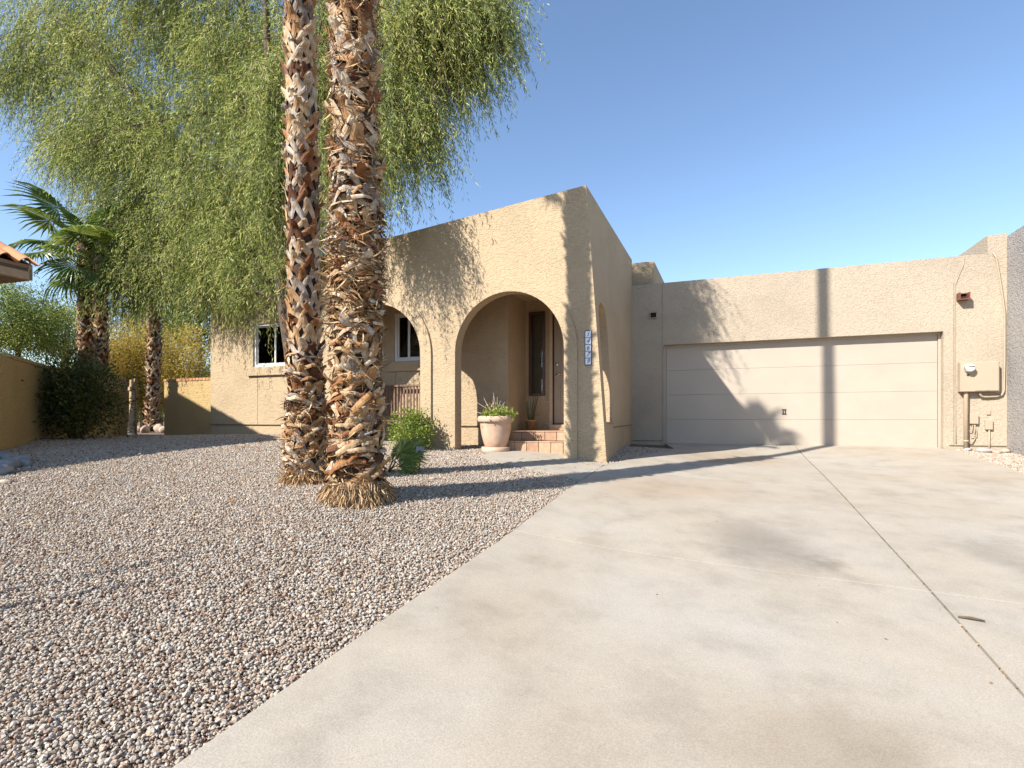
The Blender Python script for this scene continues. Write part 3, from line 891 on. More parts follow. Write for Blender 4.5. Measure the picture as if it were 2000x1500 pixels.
M['willow_leaf'] = leafmat('willow_leaf', [(0.0, (.11, .15, .035)), (.35, (.25, .315, .08)), (.65, (.46, .51, .14)), (1.0, (.62, .58, .20))], .42)
M['bush_leaf'] = leafmat('bush_leaf', [(0, (.07, .13, .02)), (.5, (.17, .25, .04)), (1, (.34, .36, .07))], .3)
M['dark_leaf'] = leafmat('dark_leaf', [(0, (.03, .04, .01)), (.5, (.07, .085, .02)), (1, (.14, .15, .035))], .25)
M['green_leaf'] = leafmat('green_leaf', [(0, (.06, .10, .02)), (.5, (.17, .23, .045)), (1, (.36, .38, .08))], .35)
M['yellow_leaf'] = leafmat('yellow_leaf', [(0, (.28, .24, .05)), (.5, (.52, .40, .08)), (1, (.66, .50, .12))], .4)
M['frond'] = leafmat('palm_frond', [(0, (.045, .09, .02)), (.5, (.12, .19, .04)), (1, (.36, .38, .08))], .3, .4)
M['bark'] = plain('tree_bark', (.085, .058, .04), .95, var=.4, scale=12, bmp=.02, bscale=25)
M['twig'] = plain('twig_bark', (.12, .085, .05), .9, var=.3)
M['trunk_core'] = plain('palm_trunk_core', (.055, .026, .013), .95, var=.45, scale=20, bmp=.015, bscale=40)

def boot_mat():
    m, nt, b = new_mat('palm_leaf_base')
    oi = N(nt, 'ShaderNodeObjectInfo')
    tc = N(nt, 'ShaderNodeTexCoord')
    mp = N(nt, 'ShaderNodeMapping'); mp.inputs['Scale'].default_value = (70, 70, 9)
    nt.links.new(tc.outputs['Object'], mp.inputs[0])
    f = noise(nt, mp.outputs[0], 1.0, 4.0, .6)
    big = noise(nt, tc.outputs['Object'], 9.0, 2.0)
    r = ramp(nt, [(0.0, (.08, .03, .012)), (.14, (.24, .10, .035)), (.3, (.38, .22, .095)), (.5, (.47, .34, .2)), (.74, (.55, .45, .32)), (.9, (.36, .32, .28)), (1.0, (.15, .11, .08))], oi.outputs['Random'])
    r2 = ramp(nt, [(.3, (.55, .48, .42)), (.55, (1, 1, 1)), (.8, (1.15, 1.15, 1.12))], f)
    r3 = ramp(nt, [(.35, (.72, .52, .36)), (.55, (1, 1, 1))], big)
    mx = N(nt, 'ShaderNodeMix', data_type='RGBA', blend_type='MULTIPLY'); mx.inputs[0].default_value = 1.0
    nt.links.new(r.outputs[0], mx.inputs[6]); nt.links.new(r2.outputs[0], mx.inputs[7])
    mx2 = N(nt, 'ShaderNodeMix', data_type='RGBA', blend_type='MULTIPLY'); mx2.inputs[0].default_value = 1.0
    nt.links.new(mx.outputs[2], mx2.inputs[6]); nt.links.new(r3.outputs[0], mx2.inputs[7])
    nt.links.new(mx2.outputs[2], b.inputs['Base Color'])
    b.inputs['Roughness'].default_value = .7
    b.inputs['Specular IOR Level'].default_value = .3
    bump(nt, b, f, .5, .004)
    return m
M['boot'] = boot_mat()
M['fibre'] = leafmat('palm_fibre', [(0, (.16, .07, .03)), (.5, (.42, .26, .12)), (1, (.6, .47, .3))], .15, .8)

# ------------------------------------------------------------------ palm pieces
def ribbon(path, widths, normals, thick):
    """thick ribbon along path; returns verts, faces"""
    vs, fs = [], []
    n = len(path)
    for i in range(n):
        p = Vector(path[i])
        t = (Vector(path[min(i + 1, n - 1)]) - Vector(path[max(i - 1, 0)])).normalized()
        nn = Vector(normals[i]); nn = (nn - t * nn.dot(t)).normalized()
        s = t.cross(nn)
        w = widths[i] * .5; h = thick * .5
        vs += [p - s * w - nn * h * .3, p - s * w * .3 + nn * h, p + s * w * .3 + nn * h, p + s * w - nn * h * .3]
    for i in range(n - 1):
        for k in range(4):
            k2 = (k + 1) % 4
            fs.append((i * 4 + k, i * 4 + k2, (i + 1) * 4 + k2, (i + 1) * 4 + k))
    fs += [(3, 2, 1, 0), ((n - 1) * 4, (n - 1) * 4 + 1, (n - 1) * 4 + 2, (n - 1) * 4 + 3)]
    return vs, fs

def boot_geo(rs, w=.10, h=.17, ragged=1.0):
    """split leaf base: two legs hugging the trunk that meet in an outward stub"""
    m = MB()
    tipx = rs.uniform(-.03, .03) * ragged; out = rs.uniform(.045, .085); top = rs.uniform(.03, .08)
    for s in (-1, 1):
        hh = h * rs.uniform(.8, 1.15); ww = w * rs.uniform(.85, 1.15)
        p = [(s * ww, -.012, -hh), (s * ww * .62, .018, -hh * .5), (s * .018, .045, -.01), (tipx + s * .014, out, top * .6), (tipx + s * .008 + rs.uniform(-.01, .01), out + .02, top + rs.uniform(-.02, .03))]
        nn = [(s * .25, 1, .1), (s * .15, 1, .25), (0, 1, .2), (0, .8, -.3), (0, .7, -.5)]
        v, f = ribbon(p, [.04, .07, .075, .055, .035 * rs.uniform(.5, 1.4)], nn, .016)
        m.add(v, f)
    return m

def strap_geo(rs, L=.4):
    """dead, curled petiole strap lying along the trunk"""
    n = 6
    tilt = rs.uniform(-.6, .6)
    p, nn, wd = [], [], []
    sag = rs.uniform(.02, .09); tw = rs.uniform(-1.0, 1.0)
    w0 = rs.uniform(.025, .06)
    for i in range(n):
        t = i / (n - 1) - .5
        x = t * L * math.cos(tilt); z = t * L * math.sin(tilt) - sag * (t * 2) ** 2
        y = .05 - (x * x) / .42 + .03 * math.sin(t * 5 + tw)
        p.append((x, y, z)); nn.append((x * 2.2 + .5 * math.sin(tw * t * 3), 1, .6 * math.cos(tw * 3 * t)))
        wd.append(w0 * (1.0 - abs(t) * .9) * rs.uniform(.8, 1.2) + .006)
    m = MB(); v, f = ribbon(p, wd, nn, .010); m.add(v, f)
    return m

def mesh_of(mb, name, mat):
    me = bpy.data.meshes.new(name)
    me.from_pydata(mb.v, [], mb.f)
    bm = bmesh.new(); bm.from_mesh(me); bmesh.ops.recalc_face_normals(bm, faces=bm.faces[:]); bm.to_mesh(me); bm.free()
    me.materials.append(mat); me.update()
    return me
_rs = random.Random(3)
BOOTS = [boot_geo(_rs) for _ in range(9)]
BOOT_ME = [mesh_of(b, 'leaf_base', M['boot']) for b in BOOTS]
STRAPS = [strap_geo(_rs, _rs.uniform(.22, .4)) for _ in range(12)]
STRAP_ME = [mesh_of(b, 'dead_strap', M['boot']) for b in STRAPS]

def frond_mesh(seed, n=30, petiole=.8, blade=.8, span=R(150), droop=.35, tint0=.5):
    rs = random.Random(seed)
    V, F, T = [], [], []
    # petiole
    mb = MB().tube([(0, 0, 0), (0, petiole * .5, .04), (0, petiole, 0)], [.022, .016, .012], 5)
    V += mb.v; F += [f for f in mb.f if len(f) == 4]; T += [.75] * len(mb.v)
    hub = Vector((0, petiole, 0))
    def pt(a, r, zoff=0):
        rr = r / blade
        return (math.sin(a) * r, petiole + math.cos(a) * r, -droop * blade * rr ** 2.4 * (1.0 + .4 * abs(a) / span) + zoff)
    for k in range(n):
        a0 = -span + 2 * span * k / n; a1 = -span + 2 * span * (k + 1) / n; am = (a0 + a1) / 2
        R_ = blade * (.78 + .22 * math.cos(am * .55)) * rs.uniform(.88, 1.06)
        t = min(1, max(0, tint0 + rs.uniform(-.25, .25)))
        b = len(V)
        V += [pt(am, .02), pt(a0, R_ * .55), pt(am, R_ * .57, .03), pt(a1, R_ * .55), pt(am - .012 + rs.uniform(-.02, .02), R_ * .8), pt(am + rs.uniform(-.05, .05), R_, -rs.uniform(0, .12) * blade), pt(am + .02, R_ * .8)]
        T += [t] * 7
        F += [(b, b + 1, b + 2), (b, b + 2, b + 3), (b + 1, b + 4, b + 2), (b + 2, b + 6, b + 3), (b + 4, b + 5, b + 2), (b + 2, b + 5, b + 6)]
    me = bpy.data.meshes.new('frond')
    me.from_pydata(V, [], F)
    at = me.attributes.new('tint', 'FLOAT', 'POINT'); at.data.foreach_set('value', T)
    me.materials.append(M['frond']); me.update()
    return me
FRONDS = [frond_mesh(s, tint0=t) for s, t in ((1, .35), (2, .5), (3, .45), (4, .7), (5, .25))]

def add_fronds(root, top, n, scale, el=(-50, 75), seed=0, az0=0):
    rs = random.Random(seed)
    for k in range(n):
        o = bpy.data.objects.new('frond', FRONDS[rs.randrange(5)])
        o.parent = root
        az = az0 + k * 2.399963 + rs.uniform(-.2, .2)
        t = k / max(1, n - 1)
        e = R(el[1] + (el[0] - el[1]) * t + rs.uniform(-8, 8))
        o.rotation_mode = 'QUATERNION'
        o.rotation_quaternion = (Matrix.Rotation(az, 4, 'Z') @ Matrix.Rotation(e, 4, 'X') @ Matrix.Rotation(rs.uniform(-.5, .5), 4, 'Y')).to_quaternion()
        s = scale * rs.uniform(.85, 1.1)
        o.scale = (s, s, s)
        o.location = Vector(top) - root_loc(root) + Vector((0, 0, -.25 * t * scale))
        col.objects.link(o)

CAMV = Vector((0, 0, EYE))
def palm(base, top, r0, rings, per, piece_top, label, straps=60, mess=0.0, fronds=16, fscale=1.0, seed=1, group=None, boots_as_parts=True, bscale=1.0, strap_top=1.6, part_limit=300, fel=(-50, 75), slim=None, flare=.22):
    rs = random.Random(seed)
    base = Vector(base); top = Vector(top)
    root = empty('fan_palm', base, label, 'palm tree', group)
    H = top.z - base.z
    def axis(z):
        t = (z - base.z) / H
        return Vector((base.x + (top.x - base.x) * t, base.y + (top.y - base.y) * t, z))
    def rad(z):
        t = z - base.z
        k = 1.0 if slim is None or z < slim[0] else max(slim[1], 1.0 - (z - slim[0]) * .8)
        return r0 * k * (1.0 + flare * math.exp(-t / .45)) * (1 + .05 * math.sin(t * 1.3 + seed))
    # core
    mb = MB(); pts = []; rr = []
    nseg = max(8, int(H / .25))
    for i in range(nseg + 1):
        z = base.z - .15 + (H + .15) * i / nseg
        pts.append(axis(z)); rr.append(rad(max(z, base.z)))
    mb.tube(pts, rr, 16)
    mb.build('trunk', M['trunk_core'], root, True)
    rest = []
    count = 0
    spacing = H / rings
    ring = 0
    z = base.z + .22
    slots = []
    while z < top.z - .05:
        for k in range(per):
            ang = 2 * math.pi * (k + (.5 if ring % 2 else 0)) / per + rs.uniform(-.12, .12) * (1 + mess) + z * .12
            zz = z + rs.uniform(-.03, .03) * (1 + 2 * mess)
            slots.append((ang, zz))
        z += spacing; ring += 1
    def put(me_list, geo_list, ang, zz, s, roll, name, asobj, push=0.0):
        nonlocal count
        a = axis(zz); rd = Vector((math.cos(ang), math.sin(ang), 0))
        p = a + rd * (rad(zz) - .012 + push)
        i = rs.randrange(len(me_list))
        # local Y -> radial, Z -> up
        M3 = Matrix((( rd.y, rd.x, 0), (-rd.x, rd.y, 0), (0, 0, 1))).to_4x4()
        q = M3 @ Matrix.Rotation(roll, 4, 'Y') @ Matrix.Rotation(rs.uniform(-.12, .12) * (1 + mess), 4, 'X')
        sc = (s * rs.uniform(.9, 1.1), s * rs.uniform(.8, 1.2), s * rs.uniform(.9, 1.15))
        if asobj:
            o = bpy.data.objects.new(name, me_list[i]); o.parent = root
            o.location = p - base; o.rotation_mode = 'QUATERNION'; o.rotation_quaternion = q.to_quaternion(); o.scale = sc
            col.objects.link(o); count += 1
        else:
            mat4 = Matrix.Translation(p) @ q @ Matrix.Diagonal((*sc, 1))
            g = geo_list[i]
            rest.append(([mat4 @ Vector(v) for v in g.v], g.f))
    for ang, zz in slots:
        rd = Vector((math.cos(ang), math.sin(ang), 0)); tocam = (CAMV - axis(zz)); tocam.z = 0; tocam.normalize()
        asobj = boots_as_parts and zz < piece_top and rd.dot(tocam) > -.15 and count < part_limit
        roll = rs.gauss(0, .08 + .45 * mess)
        if slim is not None and zz > slim[0] + .4: continue
        put(BOOT_ME, BOOTS, ang, zz, bscale * rs.uniform(.85, 1.15), roll, 'leaf_base', asobj)
    for k in range(straps):
        ang = rs.uniform(0, 6.283)
        zz = base.z + .12 + (rs.random() ** 1.1) * strap_top
        rd = Vector((math.cos(ang), math.sin(ang), 0)); tocam = (CAMV - axis(zz)); tocam.z = 0; tocam.normalize()
        put(STRAP_ME, STRAPS, ang, zz, rs.uniform(.75, 1.15) * bscale, rs.gauss(0, .3), 'dead_strap', boots_as_parts and rd.dot(tocam) > -.1, .02)
    if rest:
        m = MB()
        for v, f in rest: m.add(v, f)
        tag(m.build('trunk_thatch', M['boot'], root, recalc=False), kind='stuff')
    add_fronds(root, top, fronds, fscale, fel, seed)
    return root, axis, rad

def fibres(root, axis, rad, n, z0, z1, L, name='fibre_mat', down=.6):
    """loose hair-like fibres round a trunk"""
    ang = rng.uniform(0, 6.283, n); zz = rng.uniform(z0, z1, n)
    P = np.array([axis(z) + Vector((math.cos(a), math.sin(a), 0)) * (rad(z) + rng.uniform(0, .06)) for a, z in zip(ang, zz)])
    rd = np.c_[np.cos(ang), np.sin(ang), np.zeros(n)]; tg = np.c_[-np.sin(ang), np.cos(ang), np.zeros(n)]
    D = rd * rng.uniform(.0, .28, (n, 1)) + tg * rng.normal(0, .8, (n, 1)) + np.array([0, 0, -1]) * rng.uniform(-.3, 1.0, (n, 1)) * down
    Vv, Ff = leaf_blades(P, D, rng.uniform(*L, n), rng.uniform(.003, .007, n))
    tag(np_mesh(name, Vv, Ff, M['fibre'], root, np.repeat(rng.uniform(0, 1, n), 4)), kind='stuff')

def root_skirt(root, axis, rad, base, r, h, seed):
    m = MB(); rs = random.Random(seed)
    prof = [(r * 1.5, -.14), (r * 1.36, -.01), (r * 1.24, h * .35), (r * 1.1, h * .8), (r * .8, h * 1.1)]
    m.lathe(base[0], base[1], [(a, base[2] + b) for a, b in prof], 40)
    m.v = [(base[0] + (x - base[0]) * (1 + .12 * math.sin(9 * math.atan2(y - base[1], x - base[0]) + z * 14) * rs.uniform(.3, 1)), base[1] + (y - base[1]) * (1 + .1 * rs.uniform(-1, 1)), z + rs.uniform(-.012, .012)) for x, y, z in m.v]
    m.build('root_base', plain('palm_root_mat', (.20, .135, .08), .95, var=.5, scale=30, bmp=.03, bscale=60), root, True)
    n_ = 1500
    a_ = rng.uniform(0, 6.283, n_); h_ = rng.uniform(-.04, h * 1.1, n_)
    rr_ = r * (1.42 - .36 * np.clip(h_ / h, 0, 1.1)) * rng.uniform(.98, 1.1, n_)
    P_ = np.c_[base[0] + np.cos(a_) * rr_, base[1] + np.sin(a_) * rr_, base[2] + h_]
    D_ = np.c_[np.cos(a_) * .5, np.sin(a_) * .5, -np.ones(n_)] + rng.normal(0, .3, (n_, 3))
    V_, F_ = leaf_blades(P_, D_, rng.uniform(.05, .12, n_), rng.uniform(.006, .014, n_))
    tag(np_mesh('root_fibre', V_, F_, M['fibre'], root, np.repeat(rng.uniform(.1, .9, n_), 4)), kind='stuff')

# the pair of palms in front of the porch
PL = (-4.10, 4.42); PR = (-3.17, 4.05)
zl, zr = gz(*PL), gz(*PR)
r1, ax1, rd1 = palm((PL[0], PL[1], zl), (PL[0] - .16, PL[1] + .02, 7.1), .132, int((7.1 - zl) / .13), 8, 5.2,
    'slimmer palm trunk of the pair with neat crossed leaf bases, further from the porch', straps=130, mess=.15, fronds=13, fscale=.5, fel=(0, 85), seed=11, bscale=.82, flare=.45, group='pair of fan palms in the gravel', strap_top=1.3)
fibres(r1, ax1, rd1, 900, zl, zl + .9, (.06, .2))
root_skirt(r1, ax1, rd1, (PL[0], PL[1], zl), .17, .13, 3)
r2, ax2, rd2 = palm((PR[0], PR[1], zr), (PR[0] - .12, PR[1], 13.2), .155, int((13.2 - zr) / .14), 8, 4.9,
    'thicker shaggy palm trunk of the pair with rust coloured fibres, nearer the driveway', straps=230, mess=.8, fronds=20, fscale=1.1, seed=23, group='pair of fan palms in the gravel', strap_top=3.0, bscale=.98, slim=(5.0, .62), flare=.5)
fibres(r2, ax2, rd2, 4200, zr, zr + 4.7, (.05, .17))
fibres(r2, ax2, rd2, 1600, zr + 1.6, zr + 2.5, (.08, .24), 'fibre_tuft')
root_skirt(r2, ax2, rd2, (PR[0], PR[1], zr), .22, .16, 5)

# two palms beyond the garden wall and a slim one behind the gate
def at_ground(px, depth):
    p = place(px, 800, depth); return (p.x, p.y, gz(p.x, p.y))
b = at_ground(168, 12.7)
palm(b, (b[0], b[1], 4.7), .15, 34, 8, 5.0, 'stout shaded palm trunk behind the garden wall, under the roof corner', straps=0, mess=.3, fronds=14, fscale=1.05, seed=31, group='palms beyond the garden wall', bscale=.75, part_limit=150, fel=(-42, 60))
b = at_ground(201, 12.4)
palm(b, (b[0] - .1, b[1], 4.35), .115, 34, 7, 4.6, 'sunlit palm trunk touching the stout one beyond the garden wall', straps=0, mess=.3, fronds=8, fscale=.8, seed=37, group='palms beyond the garden wall', bscale=.7, part_limit=150, fel=(-40, 70))
b = at_ground(297, 16.2)
r5, ax5, rd5 = palm(b, (b[0] + .12, b[1], 4.0), .16, 30, 7, 4.0, 'slim leaning palm trunk seen through the open gate', straps=40, mess=.4, fronds=7, fscale=.7, seed=41, group='palms beyond the garden wall', bscale=.9, part_limit=150, strap_top=.9, fel=(0, 75))

# ------------------------------------------------------------------ the big willow-leaved tree
tb = place(584, 840, 9.6); tb.z = gz(tb.x, tb.y)
tree = empty('willow_acacia_tree', tb, 'tall weeping tree with fine yellow green leaves behind the palm pair', 'tree')
path = [Vector((tb.x, tb.y, tb.z - .1)), place(578, 760, 9.6), place(568, 680, 9.65), place(556, 600, 9.7), place(548, 500, 9.9), place(540, 380, 10.0), place(530, 220, 10.1), place(520, 40, 10.2), place(510, -200, 10.2)]
MB().tube(path, [.17, .14, .13, .125, .115, .10, .085, .06, .03], 12).build('trunk', M['bark'], tree, True)
# lobes: photo x, photo y, depth, half-size in pixels, half-depth in metres, sprays
LOBES = [(110, 40, 12.8, 150, 120, 1.1, 650), (50, 120, 12.8, 90, 70, .8, 400), (330, 30, 12.4, 190, 180, 1.5, 1250), (280, 280, 12.6, 160, 150, 1.3, 1050), (470, 150, 11.5, 120, 220, 1.4, 1250),
         (235, 430, 13.2, 100, 110, .8, 700), (370, 420, 12.4, 130, 120, .9, 950), (490, 430, 11.4, 65, 110, .7, 650), (640, 80, 10.3, 130, 190, 1.1, 1300), (690, 290, 8.3, 80, 75, .45, 420),
         (820, 40, 9.0, 120, 150, .9, 1200), (800, 230, 8.9, 55, 85, .55, 420), (900, 50, 8.8, 65, 100, .6, 420), (945, 20, 8.6, 40, 90, .5, 240), (150, 270, 13.2, 70, 80, .8, 380), (550, 250, 9.3, 45, 190, .35, 700), (250, 520, 12.6, 120, 60, .8, 600), (420, 510, 11.8, 90, 50, .6, 420), (420, -220, 11.2, 380, 160, 1.9, 1500), (800, -200, 9.5, 180, 150, 1.0, 700)]
sp0, spd, spl, spt = [], [], [], []
ctr = np.array(place(560, 100, 10.2))
limb_ends = []
for (px, py, dz, rx, ry, rz, n) in LOBES:
    c = np.array(place(px, py, dz)); sx, sy = rx / FPX * dz, ry / FPX * dz
    d = unit(rng.normal(size=(n, 3))); r = rng.uniform(.15, 1, (n, 1)) ** .45
    q = d * r
    cc, ss = math.cos(YAW), math.sin(YAW)
    right = np.array([cc, ss, 0]); fwd = np.array([-ss, cc, 0]); up = np.array([0, 0, 1.0])
    P = c + q[:, :1] * sx * right + q[:, 1:2] * rz * fwd + q[:, 2:] * sy * up
    # sprays gather in clumps: pull each towards one of a few knots
    kn = P[rng.integers(0, n, max(9, n // 24))]
    ki = rng.integers(0, len(kn), n); w = kn[ki]; kt = rng.normal(0, .2, len(kn))
    P = P * .32 + w * .68 + rng.normal(0, .12, (n, 3)) + (P - c) * .15
    out = unit(P - ctr) * .55 + q * .5
    D = unit(out * np.array([1, 1, .4]) + np.array([0, 0, -.55]) + rng.normal(0, .3, (n, 3)))
    sp0.append(P); spd.append(D); spl.append(rng.uniform(.35, .85, n)); spt.append(kt[ki] + rng.normal(0, .10, n))
    limb_ends.append((c, sx))
# sprays along the limbs too
rs = random.Random(5)
LIMBS = []
for k, (c, sx) in enumerate(limb_ends):
    c = Vector(c)
    s_ = path[min(len(path) - 2, 3 + k % 4)]
    mid = (s_ + c) / 2 + Vector((rs.uniform(-.3, .3), rs.uniform(-.3, .3), .35))
    pts = [s_, s_ * .6 + mid * .4 + Vector((0, 0, .12)), mid, mid * .5 + c * .5 + Vector((0, 0, .1)), c]
    LIMBS.append(pts)
    n = int(60 * (c - s_).length)
    w = rng.uniform(.12, 1.0, n) * 4; i0 = np.minimum(w.astype(int), 3); fr_ = (w - i0)[:, None]
    A_ = np.array(pts)
    P = A_[i0] * (1 - fr_) + A_[i0 + 1] * fr_ + rng.normal(0, .26, (n, 3)) + np.array([0, 0, .1])
    sp0.append(P); spd.append(unit(rng.normal(0, .6, (n, 3)) + np.array([0, 0, -.35]))); spl.append(rng.uniform(.35, .8, n)); spt.append(rng.normal(0, .18, n))
sp0 = np.concatenate(sp0); spd = np.concatenate(spd); spl = np.concatenate(spl); spt = np.concatenate(spt)
NS = len(sp0); NL = 22
t = (np.arange(NL) + .5) / NL
tt = np.tile(t, NS); ii = np.repeat(np.arange(NS), NL)
def spray_pos(i, t):
    L = spl[i][:, None]; tcol = t[:, None]
    return sp0[i] + spd[i] * L * tcol + np.array([0, 0, -1.0]) * L * (tcol ** 2) * .75
tj = np.clip(tt + rng.uniform(-.02, .02, len(tt)), 0, 1)
P = spray_pos(ii, tj) + rng.normal(0, .02, (len(tt), 3))
tan = unit(spd[ii] + np.array([0, 0, -1.0]) * 1.5 * tj[:, None])
side = unit(np.cross(tan, rng.normal(size=tan.shape)))
D = unit(tan * .75 + side * rng.uniform(.3, .9, (len(tt), 1)) + np.array([0, 0, -.25]))
Vv, Ff = leaf_blades(P, D, rng.uniform(.06, .125, len(P)), rng.uniform(.011, .018, len(P)))
T = np.clip(.42 + spt[ii] + rng.normal(0, .17, len(P)) + .12 * tj, 0, 1)
np_mesh('crown', Vv, Ff, M['willow_leaf'], tree, np.repeat(T, 4))
# twigs of the sprays (thin ribbons)
ts = np.linspace(0, 1, 4)
tv = []
for s in ts: tv.append(spray_pos(np.arange(NS), np.full(NS, s)))
tv = np.stack(tv, 1)
sd = unit(np.cross(spd, rng.normal(size=spd.shape)))[:, None, :] * np.array([.004, .003, .0025, .001])[None, :, None]
Vt = np.concatenate([tv - sd, tv + sd], 1).reshape(-1, 3)
b_ = np.arange(NS) * 8
Ft = np.concatenate([np.c_[b_ + k, b_ + k + 1, b_ + k + 5, b_ + k + 4] for k in range(3)])
tag(np_mesh('twigs', Vt, Ft, M['twig'], tree), kind='stuff')
# limbs
for k, (c, sx) in enumerate(limb_ends):
    c = Vector(c); pts = LIMBS[k]
    MB().tube(pts, [.04, .034, .028, .018, .009], 7).build('limb', M['bark'], tree, True)
    for j in range(5):
        a = pts[2 + j % 3]
        e = c + Vector((rs.gauss(0, 1), rs.gauss(0, .8), rs.gauss(0, .6))) * sx * .7
        m_ = (a + e) / 2 + Vector((0, 0, .15))
        MB().tube([a, m_, e], [.018, .012, .005], 5).build('branch', M['bark'], tree, True)
# ------------------------------------------------------------------ shrubs and young plants
def shrub(name, base, label, cat, rad, n, L, W, mat, clumps=45, csize=.2, stems=7, tint=(.5, .2), lift=1.0, group=None, up=.3, shell=.45):
    root = empty(name, base, label, cat, group)
    c = (base[0], base[1], base[2] + rad[2] * lift)
    (V_, F_, T_), cc = leaf_cloud(c, rad, n, L, W, up, clumps, csize, tint, shell)
    ok = V_[:, 2] > 0
    np_mesh('foliage', V_, F_, mat, root, T_)
    rs = random.Random(int(abs(base[0]) * 100))
    for k in range(stems):
        e = Vector(cc[rs.randrange(len(cc))])
        b = Vector((base[0] + rs.uniform(-.08, .08), base[1] + rs.uniform(-.08, .08), base[2] - .05))
        m_ = (b + e) / 2 + Vector((rs.uniform(-.08, .08), rs.uniform(-.08, .08), .05))
        MB().tube([b, m_, e], [.012 * max(1, rad[2]), .009 * max(1, rad[2]), .004], 5).build('stem', M['twig'], root, True)
    return root
p = place(803, 880, 8.75); p.z = gz(p.x, p.y)
shrub('lantana_shrub', p, 'bright green leafy shrub between the palms and the porch pier', 'shrub', (.36, .26, .30), 3600, (.03, .055), (.02, .034), M['bush_leaf'], 60, .14, 10, (.6, .2), 1.05, shell=.2)
p = place(868, 884, 8.45); p.z = gz(p.x, p.y)
p = place(150, 850, 10.1); p.z = gz(p.x, p.y)
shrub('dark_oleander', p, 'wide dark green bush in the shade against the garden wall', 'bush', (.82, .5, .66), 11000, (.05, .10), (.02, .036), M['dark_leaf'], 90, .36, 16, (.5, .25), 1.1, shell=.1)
# fan palm seedling at the foot of the palm
p = place(756, 890, 6.3); p.z = gz(p.x, p.y)
seed = empty('palm_seedling', p, 'small young fan palm with green fronds at the foot of the thick palm trunk', 'palm seedling')
rs = random.Random(9)
for az, e, s in ((-60, 44, .40), (-72, 32, .36), (-50, 58, .34), (-85, 15, .28)):
    o = bpy.data.objects.new('frond', FRONDS[rs.randrange(3)]); o.parent = seed
    o.rotation_mode = 'QUATERNION'
    o.rotation_quaternion = (Matrix.Rotation(R(az), 4, 'Z') @ Matrix.Rotation(R(e), 4, 'X') @ Matrix.Rotation(R(50), 4, 'Y')).to_quaternion()
    o.scale = (s * .8, s, s); col.objects.link(o)
for k, (dx, dy, h) in enumerate(((.12, -.02, .05), (.2, .03, .12), (.1, .08, .2))):
    MB().tube([p + Vector((0, 0, -.03)), p + Vector((dx * .5, dy, h)), p + Vector((dx, dy * 2, h * .3))], [.012, .01, .006], 6).build('dead_stalk', M['twig'], seed, True)

# ------------------------------------------------------------------ pots
def clay(name, c):
    return plain(name, c, .75, var=.14, scale=9, bmp=.002, bscale=60)
pot_c = Vector((-3.53, 8.03, 0)); pot_c.z = gz(pot_c.x, pot_c.y)
pot = empty('terracotta_pot', pot_c, 'large pale terracotta pot of flowers standing in the open arch', 'flower pot')
cl = clay('pale_terracotta', (.50, .34, .245))
z0 = pot_c.z
MB().lathe(pot_c.x, pot_c.y, [(.0, z0 - .02), (.215, z0 - .02), (.23, z0 + .005), (.232, z0 + .07), (.22, z0 + .075), (.205, z0 + .05), (0, z0 + .05)], 40, False).build('saucer', cl, pot, True)
prof = [(0, .05), (.155, .05), (.175, .07), (.205, .16), (.232, .27), (.25, .38), (.258, .46), (.262, .47), (.285, .475), (.296, .495), (.298, .53), (.29, .56), (.27, .572), (.245, .565), (.24, .5), (0, .5)]
MB().lathe(pot_c.x, pot_c.y, [(r, z0 + z) for r, z in prof], 48, False).build('pot_body', cl, pot, True)
MB().lathe(pot_c.x, pot_c.y, [(0, z0 + .52), (.243, z0 + .52)], 24, False).build('potting_soil', M['soil'], pot)
fl = empty('potted_flowers', (pot_c.x, pot_c.y, z0 + .52), 'low green flowering plant with red blooms and dry stalks in the terracotta pot', 'plant')
(V_, F_, T_), _cc = leaf_cloud((pot_c.x + .02, pot_c.y, z0 + .58), (.29, .25, .085), 1500, (.025, .05), (.016, .03), .5, 40, .09, (.65, .2), .1)
np_mesh('foliage', V_, F_, M['bush_leaf'], fl, T_)
red = plain('red_petal', (.45, .03, .06), .5)
for k in range(26):
    a = rs.uniform(0, 6.28); r = rs.uniform(0, .27)
    c = Vector((pot_c.x + .04 + math.cos(a) * r, pot_c.y + math.sin(a) * r * .8, z0 + .64 + rs.uniform(-.03, .07)))
    m = MB()
    for j in range(5):
        b = j * 1.257
        d = Vector((math.cos(b), math.sin(b), .35)) * .014; s_ = Vector((-math.sin(b), math.cos(b), 0)) * .008
        m.add([c, c + d * .6 + s_, c + d * 1.2, c + d * .6 - s_], [(0, 1, 2, 3)])
    m.build('blossom', red, fl, recalc=False)
stalk = plain('dry_stalk', (.48, .34, .30), .7)
for k, (dx, h) in enumerate(((-.26, .25), (-.2, .33), (-.12, .22), (-.05, .36), (.0, .4), (.045, .33), (.1, .27), (.16, .25), (.2, .13), (-.33, .1))):
    b = Vector((pot_c.x + dx * .15, pot_c.y - .03, z0 + .55))
    MB().tube([b, b + Vector((dx * .5, rs.uniform(-.05, .05), h * .6)), b + Vector((dx, rs.uniform(-.08, .08), h))], [.005, .0045, .002], 5).build('stalk', stalk, fl, True)
sp_ = Vector((-3.44, 9.45, .337))
pot2 = empty('small_clay_pot', sp_, 'small dark clay pot with upright spiky stems beside the entry door', 'flower pot')
MB().lathe(sp_.x, sp_.y, [(0, .337), (.075, .337), (.1, .5), (.108, .5), (.108, .53), (.09, .53), (.085, .5), (0, .5)], 24, False).build('pot_body', clay('dark_clay', (.30, .17, .08)), pot2, True)
